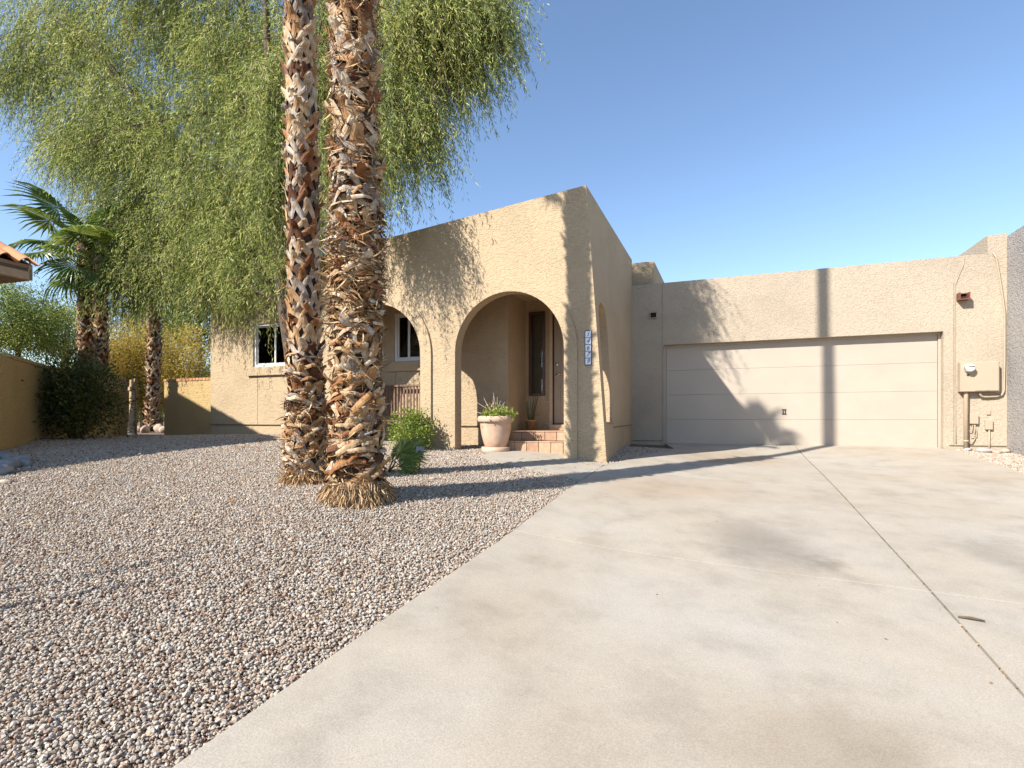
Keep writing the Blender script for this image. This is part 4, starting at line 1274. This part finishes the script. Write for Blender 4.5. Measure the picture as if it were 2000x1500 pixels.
for k in range(11):
    a = rs.uniform(0, 6.28); l = rs.uniform(.3, .5)
    b = Vector((sp_.x + math.cos(a) * .045, sp_.y + math.sin(a) * .045, .5))
    MB().tube([b, b + Vector((math.cos(a) * .05, math.sin(a) * .05, l * .6)), b + Vector((math.cos(a) * .09, math.sin(a) * .09, l))], [.011, .01, .005], 6).build('spiky_stem', M['dark_leaf'] if False else plain('cactus_green', (.10, .10, .05), .7), pot2, True)

# ------------------------------------------------------------------ slatted bench under the far arch
wood = plain('weathered_wood', (.15, .085, .055), .75, var=.3, scale=14)
bn = empty('slatted_bench', (-5.75, 8.62, gz(-5.75, 8.6)), 'weathered dark wooden bench with slatted back under the further arch', 'bench')
bz = gz(-5.75, 8.6)
for x in (-6.45, -5.15):
    MB().bevbox(x - .025, x + .025, 8.76, 8.81, bz, 1.16, .004).build('leg', wood, bn)
    MB().bevbox(x - .025, x + .025, 8.42, 8.47, bz, .62, .004).build('leg', wood, bn)
    MB().bevbox(x - .03, x + .03, 8.4, 8.758, .62, .65, .004).build('armrest', wood, bn)
MB().bevbox(-6.5, -5.1, 8.755, 8.815, 1.161, 1.2, .004).build('top_rail', wood, bn)
MB().bevbox(-6.42, -5.18, 8.77, 8.80, .62, .66, .004).build('lower_rail', wood, bn)
for k in range(17):
    x = -6.38 + k * .0725
    MB().bevbox(x, x + .036, 8.775, 8.795, .662, 1.16, .003).build('back_slat', wood, bn)
for k in range(5):
    MB().bevbox(-6.42, -5.18, 8.43 + k * .066, 8.485 + k * .066, .5, .522, .003).build('seat_slat', wood, bn)

# ------------------------------------------------------------------ landscape lamp
p = place(818, 926, 6.35); p.z = gz(p.x, p.y)
ll = empty('landscape_lamp', p, 'little grey landscape lamp on a black stake beside the shrub', 'garden lamp')
MB().tube([(p.x, p.y, p.z - .06), (p.x + .01, p.y, p.z + .2)], .009, 8).build('stake', M['dark_metal'], ll)
m = MB().bevbox(-.045, .045, -.035, .035, -.06, .06, .006)
mt4 = Matrix.Translation((p.x + .015, p.y, p.z + .25)) @ Matrix.Rotation(R(24), 4, 'Z') @ Matrix.Rotation(R(8), 4, 'Y')
m.v = [tuple(mt4 @ Vector(v)) for v in m.v]
m.build('lamp_housing', plain('grey_housing', (.22, .24, .25), .5), ll)
m = disc_y(0, .005, .014, -.034, -.04, 12); m.v = [tuple(mt4 @ Vector(v)) for v in m.v]
m.build('sensor_button', M['dark_metal'], ll)

# ------------------------------------------------------------------ garden walls, gate
def prism_wall(p, q, th, z0a, z0b, z1):
    d = Vector((q[0] - p[0], q[1] - p[1])).normalized(); n = Vector((-d.y, d.x)) * th / 2
    pts = [(p[0] + n.x, p[1] + n.y), (q[0] + n.x, q[1] + n.y), (q[0] - n.x, q[1] - n.y), (p[0] - n.x, p[1] - n.y)]
    zb = [z0a, z0b, z0b, z0a]
    return MB().add([(x, y, z) for (x, y), z in zip(pts, zb)] + [(x, y, z1) for x, y in pts],
                    [(3, 2, 1, 0), (4, 5, 6, 7), (0, 1, 5, 4), (1, 2, 6, 5), (2, 3, 7, 6), (3, 0, 4, 7)])
def brick_cap(p, q, th, z, parent, mat, step=.105, bh=.062):
    d = Vector((q[0] - p[0], q[1] - p[1])); L = d.length; d.normalize()
    n = int(L / step); ang = math.atan2(d.y, d.x)
    me = mesh_of(MB().bevbox(-step * .46, step * .46, -th / 2, th / 2, 0, bh, .006), 'brick', mat)
    base = root_loc(parent)
    for k in range(n):
        o = bpy.data.objects.new('brick', me); o.parent = parent
        c = Vector((p[0] + d.x * (k + .5) * L / n, p[1] + d.y * (k + .5) * L / n, z + rs.uniform(-.002, .003)))
        o.location = c - base; o.rotation_euler = (0, 0, ang + rs.uniform(-.012, .012)); col.objects.link(o)
GW = [(-9.15, 3.8), (-10.15, 4.6), (-11.85, 5.95), (-13.62, 8.42)]
gw = empty('garden_wall', (-11, 5.5, 0), 'low tan stucco garden wall with brick cap running from the next house to the gate', 'garden wall')
for k in range(3):
    p, q = GW[k], GW[k + 1]
    prism_wall(p, q, .2, -.4, -.4, 1.47 + .003 * k).build('wall_section', M['stucco_garden'], gw)
    if k > 0:
        brick_cap(p, q, .23, 1.474 + .003 * k, gw, M['stucco_garden'], .21)
gr = empty('brick_capped_wall', (-12.1, 9.25, 0), 'short stucco wall with clay brick cap joining the house beside the gate', 'garden wall')
MB().box(-13.02, -11.102, 9.15, 9.35, -.4, 1.46).build('wall_section', M['stucco_garden'], gr)
brick_cap((-13.03, 9.25), (-11.11, 9.25), .23, 1.462, gr, M['brick'], .108)
gp = at_ground(241, 13.0)
wood2 = plain('tan_gate_wood', (.36, .24, .12), .8, var=.22, scale=10, bmp=.002, bscale=50)
tag(MB().bevbox(gp[0] - .06, gp[0] + .06, gp[1] - .06, gp[1] + .06, gp[2] - .2, 1.52, .008).build('gate_post', wood2), 'square tan wooden gate post at the end of the garden wall', 'post')
H_ = place(267, 800, 12.9); E_ = place(251, 800, 13.7)
gt = empty('wooden_gate', (H_.x, H_.y, gz(H_.x, H_.y)), 'tan plank garden gate standing open beside its post', 'gate')
dv = Vector((E_.x - H_.x, E_.y - H_.y, 0)); gl = dv.length; dv.normalize(); nv_ = Vector((-dv.y, dv.x, 0))
def gate_box(a0, a1, b0, b1, z0, z1, name, mat):
    m = MB().bevbox(a0, a1, b0, b1, z0, z1, .004)
    m.v = [(H_.x + dv.x * x + nv_.x * y, H_.y + dv.y * x + nv_.y * y, z) for x, y, z in m.v]
    return m.build(name, mat, gt)
for k in range(8):
    gate_box(k * .118, k * .118 + .112, -.012, .012, .17, 1.52 - .004 * (k % 2), 'plank', wood2)
for z in (.4, 1.25):
    gate_box(.0, .93, .0125, .04, z, z + .09, 'rail', wood2)
gate_box(.0, .05, -.03, -.0125, .45, .5, 'hinge', M['dark_metal']); gate_box(.0, .05, -.03, -.0125, 1.25, 1.3, 'hinge', M['dark_metal'])

# ------------------------------------------------------------------ next house on the left: roof corner and eave
NX, NY = -9.72, 4.8
nh = empty('neighbour_house', (NX, NY, 0), 'next house with orange clay tile roof, its eave corner reaching into view', 'house')
SLOPE = .48
MB().box(-20, -10.45, -7, 4.35, -.6, 2.62).build('house_wall', M['stucco_garden'], nh)
MB().box(-20, NX - .02, -7.5, NY - .03, 2.62, 2.66).build('soffit', plain('soffit_paint', (.36, .25, .16), .8), nh)
fas = plain('fascia_paint', (.42, .30, .20), .7)
MB().bevbox(NX - .04, NX, -7.5, NY, 2.63, 2.80, .005).build('fascia', fas, nh)
MB().bevbox(NX - .06, NX - .012, -7.5, NY - .01, 2.802, 2.86, .004).build('eave_shade_strip', plain('eave_shade_tone', (.30, .20, .13), .7), nh)  # strip under the tiles, coloured dark to stand for their shade
ridge = -16.0
rk = [(NX, 2.63), (NX, 2.86), (ridge, 2.86 + SLOPE * (NX - ridge)), (ridge, 2.63 + SLOPE * (NX - ridge))]
MB().extrude_poly(rk, lambda a, b: (a, NY - .001, b), lambda a, b: (a, NY - .05, b)).build('rake_board', fas, nh)
MB().extrude_poly([(NX + .0, 2.80), (ridge, 2.80 + SLOPE * (NX - ridge)), (-22.3, 2.8), (-22.3, 2.75), (NX, 2.75)], lambda a, b: (a, NY - .06, b), lambda a, b: (a, -7.4, b)).build('roof_deck', plain('roof_felt', (.12, .09, .07), .9), nh)
def clay_roof():
    m, nt, b = new_mat('clay_roof_tile')
    oi = N(nt, 'ShaderNodeObjectInfo')
    r = ramp(nt, [(0, (.40, .17, .07)), (.5, (.52, .25, .12)), (1, (.58, .36, .22))], oi.outputs['Random'])
    nt.links.new(r.outputs[0], b.inputs['Base Color']); b.inputs['Roughness'].default_value = .85
    bump(nt, b, noise(nt, obj_coord(nt), 60), .4, .004)
    return m
M['roof_tile'] = clay_roof()
def s_tile():
    """S-profile clay tile: local X across, Y down-slope, Z up"""
    n = 14; W = .27; L = .42; vs, fs = [], []
    prof = []
    for i in range(n + 1):
        t = i / n
        z = .062 * math.sin(math.pi * min(t / .62, 1)) if t < .62 else -.022 * math.sin(math.pi * (t - .62) / .38)
        prof.append((-W / 2 + W * t, z))
    for y in (0, L):
        for th in (0, .014):
            vs += [(x, y, z + th + (.0 if y == 0 else .02)) for x, z in prof]
    k = n + 1
    for i in range(n):
        fs += [(i, i + 1, 2 * k + i + 1, 2 * k + i), (k + i, 3 * k + i, 3 * k + i + 1, k + i + 1), (i, k + i, k + i + 1, i + 1), (2 * k + i, 2 * k + i + 1, 3 * k + i + 1, 3 * k + i)]
    fs += [(0, 2 * k, 3 * k, k), (n, k + n, 3 * k + n, 2 * k + n)]
    return MB().add(vs, fs)
ST = mesh_of(s_tile(), 'roof_tile', M['roof_tile'])
ang = math.atan(SLOPE)
rotm = Matrix(((0, -1, 0), (1, 0, 0), (0, 0, 1))).to_4x4()          # X -> +Y world, Y -> -X world
rest = MB()
for r_ in range(14):
    for c_ in range(44):
        y = NY - .08 - c_ * .255; x = NX + .07 - r_ * .36 * math.cos(ang); z = 2.86 + r_ * .36 * math.sin(ang) + .004
        mtx = Matrix.Translation((x, y, z)) @ Matrix.Rotation(ang, 4, 'Y') @ rotm
        if r_ < 3 and c_ < 14 or c_ == 0:
            o = bpy.data.objects.new('roof_tile', ST); o.parent = nh
            o.matrix_local = Matrix.Translation(-root_loc(nh)) @ mtx
            col.objects.link(o)
        else:
            g = s_tile() if not rest.v else None
            src = ST_SRC if 'ST_SRC' in globals() else None
            if src is None:
                ST_SRC = s_tile(); src = ST_SRC
            rest.add([mtx @ Vector(v) for v in src.v], src.f)
tag(rest.build('roof_field', M['roof_tile'], nh, recalc=False), kind='stuff')
nh.rotation_euler = (0, 0, R(6))

# ------------------------------------------------------------------ trees and canes beyond the walls
def bg_tree(name, px, py, depth, rad, n, L, W, mat, label, cat='tree', clumps=70, csize=.5, tint=(.5, .2), trunk_r=.08, group=None, shell=.3, limbs=10):
    c = place(px, py, depth); gb = gz(c.x, c.y)
    root = empty(name, (c.x, c.y, gb), label, cat, group)
    (V_, F_, T_), cc = leaf_cloud(c, rad, n, L, W, -.1, clumps, csize, tint, shell)
    np_mesh('crown', V_, F_, mat, root, T_)
    r_ = random.Random(int(px * 7 + depth))
    fork = Vector((c.x, c.y, max(gb + .4, c.z - rad[2] * .8)))
    MB().tube([(c.x, c.y, gb - .1), (c.x + .05, c.y, (gb + fork.z) / 2), fork], [trunk_r * 1.2, trunk_r, trunk_r * .8], 8).build('trunk', M['bark'], root, True)
    for k in range(limbs):
        e = Vector(cc[r_.randrange(len(cc))])
        MB().tube([fork, (fork + e) / 2 + Vector((0, 0, .15)), e], [trunk_r * .6, trunk_r * .35, trunk_r * .12], 5).build('limb', M['bark'], root, True)
    return root
GB = 'trees beyond the garden wall'
bg_tree('palo_verde_tree', 35, 625, 15.5, (1.7, 1.2, 1.05), 26000, (.05, .10), (.018, .035), M['green_leaf'], 'loose yellow green tree above the near end of the garden wall', clumps=120, csize=.38, tint=(.62, .22), group=GB)
bg_tree('leafy_tree', 128, 660, 19, (1.2, 1.0, 1.1), 8000, (.06, .11), (.03, .05), M['green_leaf'], 'bright green tree behind the stout palm trunk', clumps=70, csize=.4, tint=(.55, .2), group=GB)
bg_tree('leafy_tree', 392, 620, 21, (1.1, 1.0, 1.7), 11000, (.07, .13), (.035, .06), M['green_leaf'], 'dark green feathery tree close beside the house corner', clumps=80, csize=.45, tint=(.3, .22), group=GB)
bg_tree('leafy_tree', 300, 640, 27, (2.0, 1.0, 1.5), 9000, (.09, .16), (.04, .07), M['green_leaf'], 'green tree far behind the yellow canes', clumps=80, csize=.5, tint=(.6, .2), group=GB)
def canes(px, depth, width, height, n, label):
    c = place(px, 800, depth); gb = gz(c.x, c.y)
    root = empty('bamboo_clump', (c.x, c.y, gb), label, 'bamboo', 'yellow bamboo behind the gate')
    r_ = random.Random(px)
    P_, D_ = [], []
    cane = plain('cane', (.36, .27, .12), .6)
    for k in range(n):
        b = Vector((c.x + r_.gauss(0, width * .45), c.y + r_.gauss(0, .35), gb - .05))
        h = height * r_.uniform(.65, 1.1); lean = Vector((r_.gauss(0, .22), r_.gauss(0, .15), 0)) * h
        pts = [b, b + lean * .25 + Vector((0, 0, h * .5)), b + lean * .9 + Vector((0, 0, h))]
        MB().tube(pts, [.014, .011, .004], 5).build('cane', cane, root, True)
        for j in range(420):
            t = r_.uniform(.25, 1.0)
            q = pts[0].lerp(pts[1], t * 2) if t < .5 else pts[1].lerp(pts[2], t * 2 - 1)
            P_.append(q + Vector((r_.gauss(0, .2), r_.gauss(0, .2), r_.gauss(0, .08))))
            D_.append((r_.gauss(0, 1), r_.gauss(0, 1), r_.gauss(-.4, .6)))
    n_ = len(P_)
    V_, F_ = leaf_blades(np.array(P_), np.array(D_), rng.uniform(.08, .16, n_), rng.uniform(.018, .034, n_))
    np_mesh('foliage', V_, F_, M['yellow_leaf'], root, np.repeat(np.clip(rng.normal(.55, .25, n_), 0, 1), 4))
canes(235, 18.5, .9, 3.9, 34, 'tall yellow bamboo clump between the palm trunks')
canes(275, 19.5, .8, 3.6, 28, 'yellow bamboo clump just behind the slim palm')
canes(350, 18.8, 1.0, 3.4, 36, 'yellow leaning bamboo above the brick capped wall')
# closing mass of far shrubs
parts = []
for k in range(110):
    px = rng.uniform(-260, 430); d = rng.uniform(27, 36)
    c = place(px, 800, d); c.z = rng.uniform(.4, 3.4)
    parts.append(leaf_cloud(c, (1.3, 1.0, 1.1), 420, (.12, .22), (.06, .1), 0, 8, .6, (.45, .2), .2)[0])
V_, F_, T_ = join(parts)
tag(np_mesh('shrubbery', V_, F_, M['green_leaf'], None, T_), 'far mass of green shrubs behind the garden', 'shrubs', kind='stuff')

# ------------------------------------------------------------------ rocks
def rock_mesh(seed, flat=.6):
    bm = bmesh.new(); bmesh.ops.create_icosphere(bm, subdivisions=2, radius=1.0)
    r_ = random.Random(seed)
    ks = [(Vector((r_.gauss(0, 1), r_.gauss(0, 1), r_.gauss(0, 1))).normalized(), r_.uniform(.6, .9)) for _ in range(7)]
    for w in bm.verts:
        for d, l in ks:
            k = w.co.dot(d)
            if k > l: w.co -= d * (k - l) * .8
        w.co *= 1 + .05 * math.sin(w.co.x * 5 + seed) * math.cos(w.co.y * 4)
        w.co.z *= flat
    m = MB(); m.addbm(bm)
    return m
def rock(px, py, depth, size, c, label, group, seed, flat=.6, rotz=0):
    p = place(px, py, depth); zg = gz(p.x, p.y)
    me = mesh_of(rock_mesh(seed, flat), 'rock', c)
    me.polygons.foreach_set('use_smooth', [True] * len(me.polygons))
    o = bpy.data.objects.new('rock', me); o.location = (p.x, p.y, zg + size * flat * .45); o.scale = (size, size * .75, size); o.rotation_euler = (0, 0, rotz)
    col.objects.link(o)
    return tag(o, label, 'rock', group)
grey = plain('river_rock', (.22, .23, .235), .8, var=.25, scale=12, bmp=.004, bscale=40)
tanr = plain('tan_rock', (.42, .33, .26), .85, var=.25, scale=12, bmp=.006, bscale=40)
G1 = 'smooth grey rocks heaped by the garden wall'
for k, (px, py, d, s, lb) in enumerate((
        (8, 895, 6.5, .15, 'smooth grey rock at the top of the heap by the garden wall'), (38, 902, 6.45, .13, 'rounded grey rock on the right end of the shaded heap'),
        (14, 915, 6.1, .16, 'broad grey rock in the middle of the shaded heap'), (48, 913, 6.25, .10, 'small grey rock at the outer tip of the heap'),
        (-30, 905, 6.3, .17, 'big grey rock half out of view in the heap'), (6, 932, 5.8, .12, 'grey rock at the sunny lower edge of the heap'))):
    rock(px, py, d, s, grey, lb, G1, 20 + k, .62, k * 1.1)
G2 = 'stones at the foot of the meter panel'
for k, (px, py, d, s, f, lb) in enumerate(((1925, 888, 9.35, .17, .35, 'long flat mauve stone below the cable box'), (1890, 884, 9.5, .08, .5, 'small blue grey stone beside the conduit foot'),
        (1962, 882, 9.3, .10, .5, 'pale round stone against the grey wall'), (1948, 889, 9.2, .09, .4, 'flat tan stone in front of the grey wall'), (1872, 886, 9.5, .05, .5, 'tiny pale stone at the driveway edge'))):
    rock(px, py, d, s, tanr if k in (2, 3, 4) else plain('mauve_stone', (.34, .30, .29), .85, var=.2), lb, G2, 40 + k, f, .35)
for k, (px, py, d, s, lb) in enumerate(((12, 960, 5.4, .07, 'small brown stone lying alone in the sunny gravel'), (845, 985, 6.0, .05, 'pale flat stone in front of the palm pair'), (735, 990, 5.2, .04, 'pale flat chip just below the thick palm'))):
    rock(px, py, d, s, tanr, lb, None, 60 + k, .4, .6)
for k, (px, d, s) in enumerate(((312, 15.6, .2), (322, 15.4, .16), (283, 15.5, .17), (270, 15.8, .14))):
    rock(px, 830, d, s, tanr, ['pale boulder right of the slim palm foot', 'brown boulder next to the brick capped wall', 'rock leaning on the slim palm foot', 'small rock behind the open gate'][k], 'garden rocks behind the gate', 70 + k, .8, k)

# ------------------------------------------------------------------ litter: twig, fallen leaves
tw = place(1898, 1163, 3.05); zt_ = gz(tw.x, tw.y) + .028
tag(MB().tube([(tw.x - .06, tw.y + .01, zt_), (tw.x, tw.y, zt_ + .004), (tw.x + .055, tw.y - .012, zt_)], [.006, .008, .004], 7).build('fallen_twig', M['twig'], None, True), 'short brown twig lying on the concrete beside the joint', 'twig')
n = 420
X = rng.uniform(-9, -1.8, n); Y = rng.uniform(2.2, 7.6, n)
P = np.c_[X, Y, GZ(X, Y) + .02]
ang_ = rng.uniform(0, 6.283, n)
D = np.c_[np.cos(ang_), np.sin(ang_), rng.uniform(0, .25, n)]
V_, F_ = leaf_blades(P, D, rng.uniform(.03, .09, n), rng.uniform(.008, .02, n))
n2 = 60
X = rng.uniform(-1.6, 1.2, n2); Y = rng.uniform(2.2, 10, n2)
P2 = np.c_[X, Y, GZ(X, Y) + .024]
ang_ = rng.uniform(0, 6.283, n2)
V2, F2 = leaf_blades(P2, np.c_[np.cos(ang_), np.sin(ang_), np.zeros(n2) + .1], rng.uniform(.008, .022, n2), rng.uniform(.004, .01, n2))
n3 = 260
Y3 = rng.uniform(1.5, 11.5, n3) ; X3 = JU + rng.normal(0, .008, n3)
a3 = rng.normal(1.57, .5, n3)
V3, F3 = leaf_blades(np.c_[X3, Y3, GZ(X3, Y3) + .014], np.c_[np.cos(a3), np.sin(a3), np.zeros(n3) + .05], rng.uniform(.015, .05, n3), rng.uniform(.004, .012, n3))
V_, F_, T_ = join([(V3, F3, np.repeat(rng.uniform(0, .8, n3), 4)), (V_, F_, np.repeat(rng.uniform(0, 1, n), 4)), (V2, F2, np.repeat(rng.uniform(0, .3, n2), 4))])
tag(np_mesh('leaf_litter', V_, F_, M['fibre'], None, T_), 'scattered dry leaf bits on gravel and concrete', 'leaf litter', kind='stuff')




# ------------------------------------------------------------------ unseen stems added to cast two thin shadows on the gravel
ob = Vector((-4.55, .62, 0)); ob.z = gz(ob.x, ob.y)
oc = empty('shadow_stems', ob, 'unseen added stems throwing two thin shadow streaks across the gravel', 'shadow caster')
for (dx, dy, h) in ((.03, .02, 2.05), (.22, -.1, 1.75)):
    MB().tube([ob + Vector((dx * .3, dy * .3, -.05)), ob + Vector((dx, dy, h * .5)), ob + Vector((dx * 1.2, dy * 1.3, h))], [.022, .018, .008], 7).build('stem', M['twig'], oc, True)
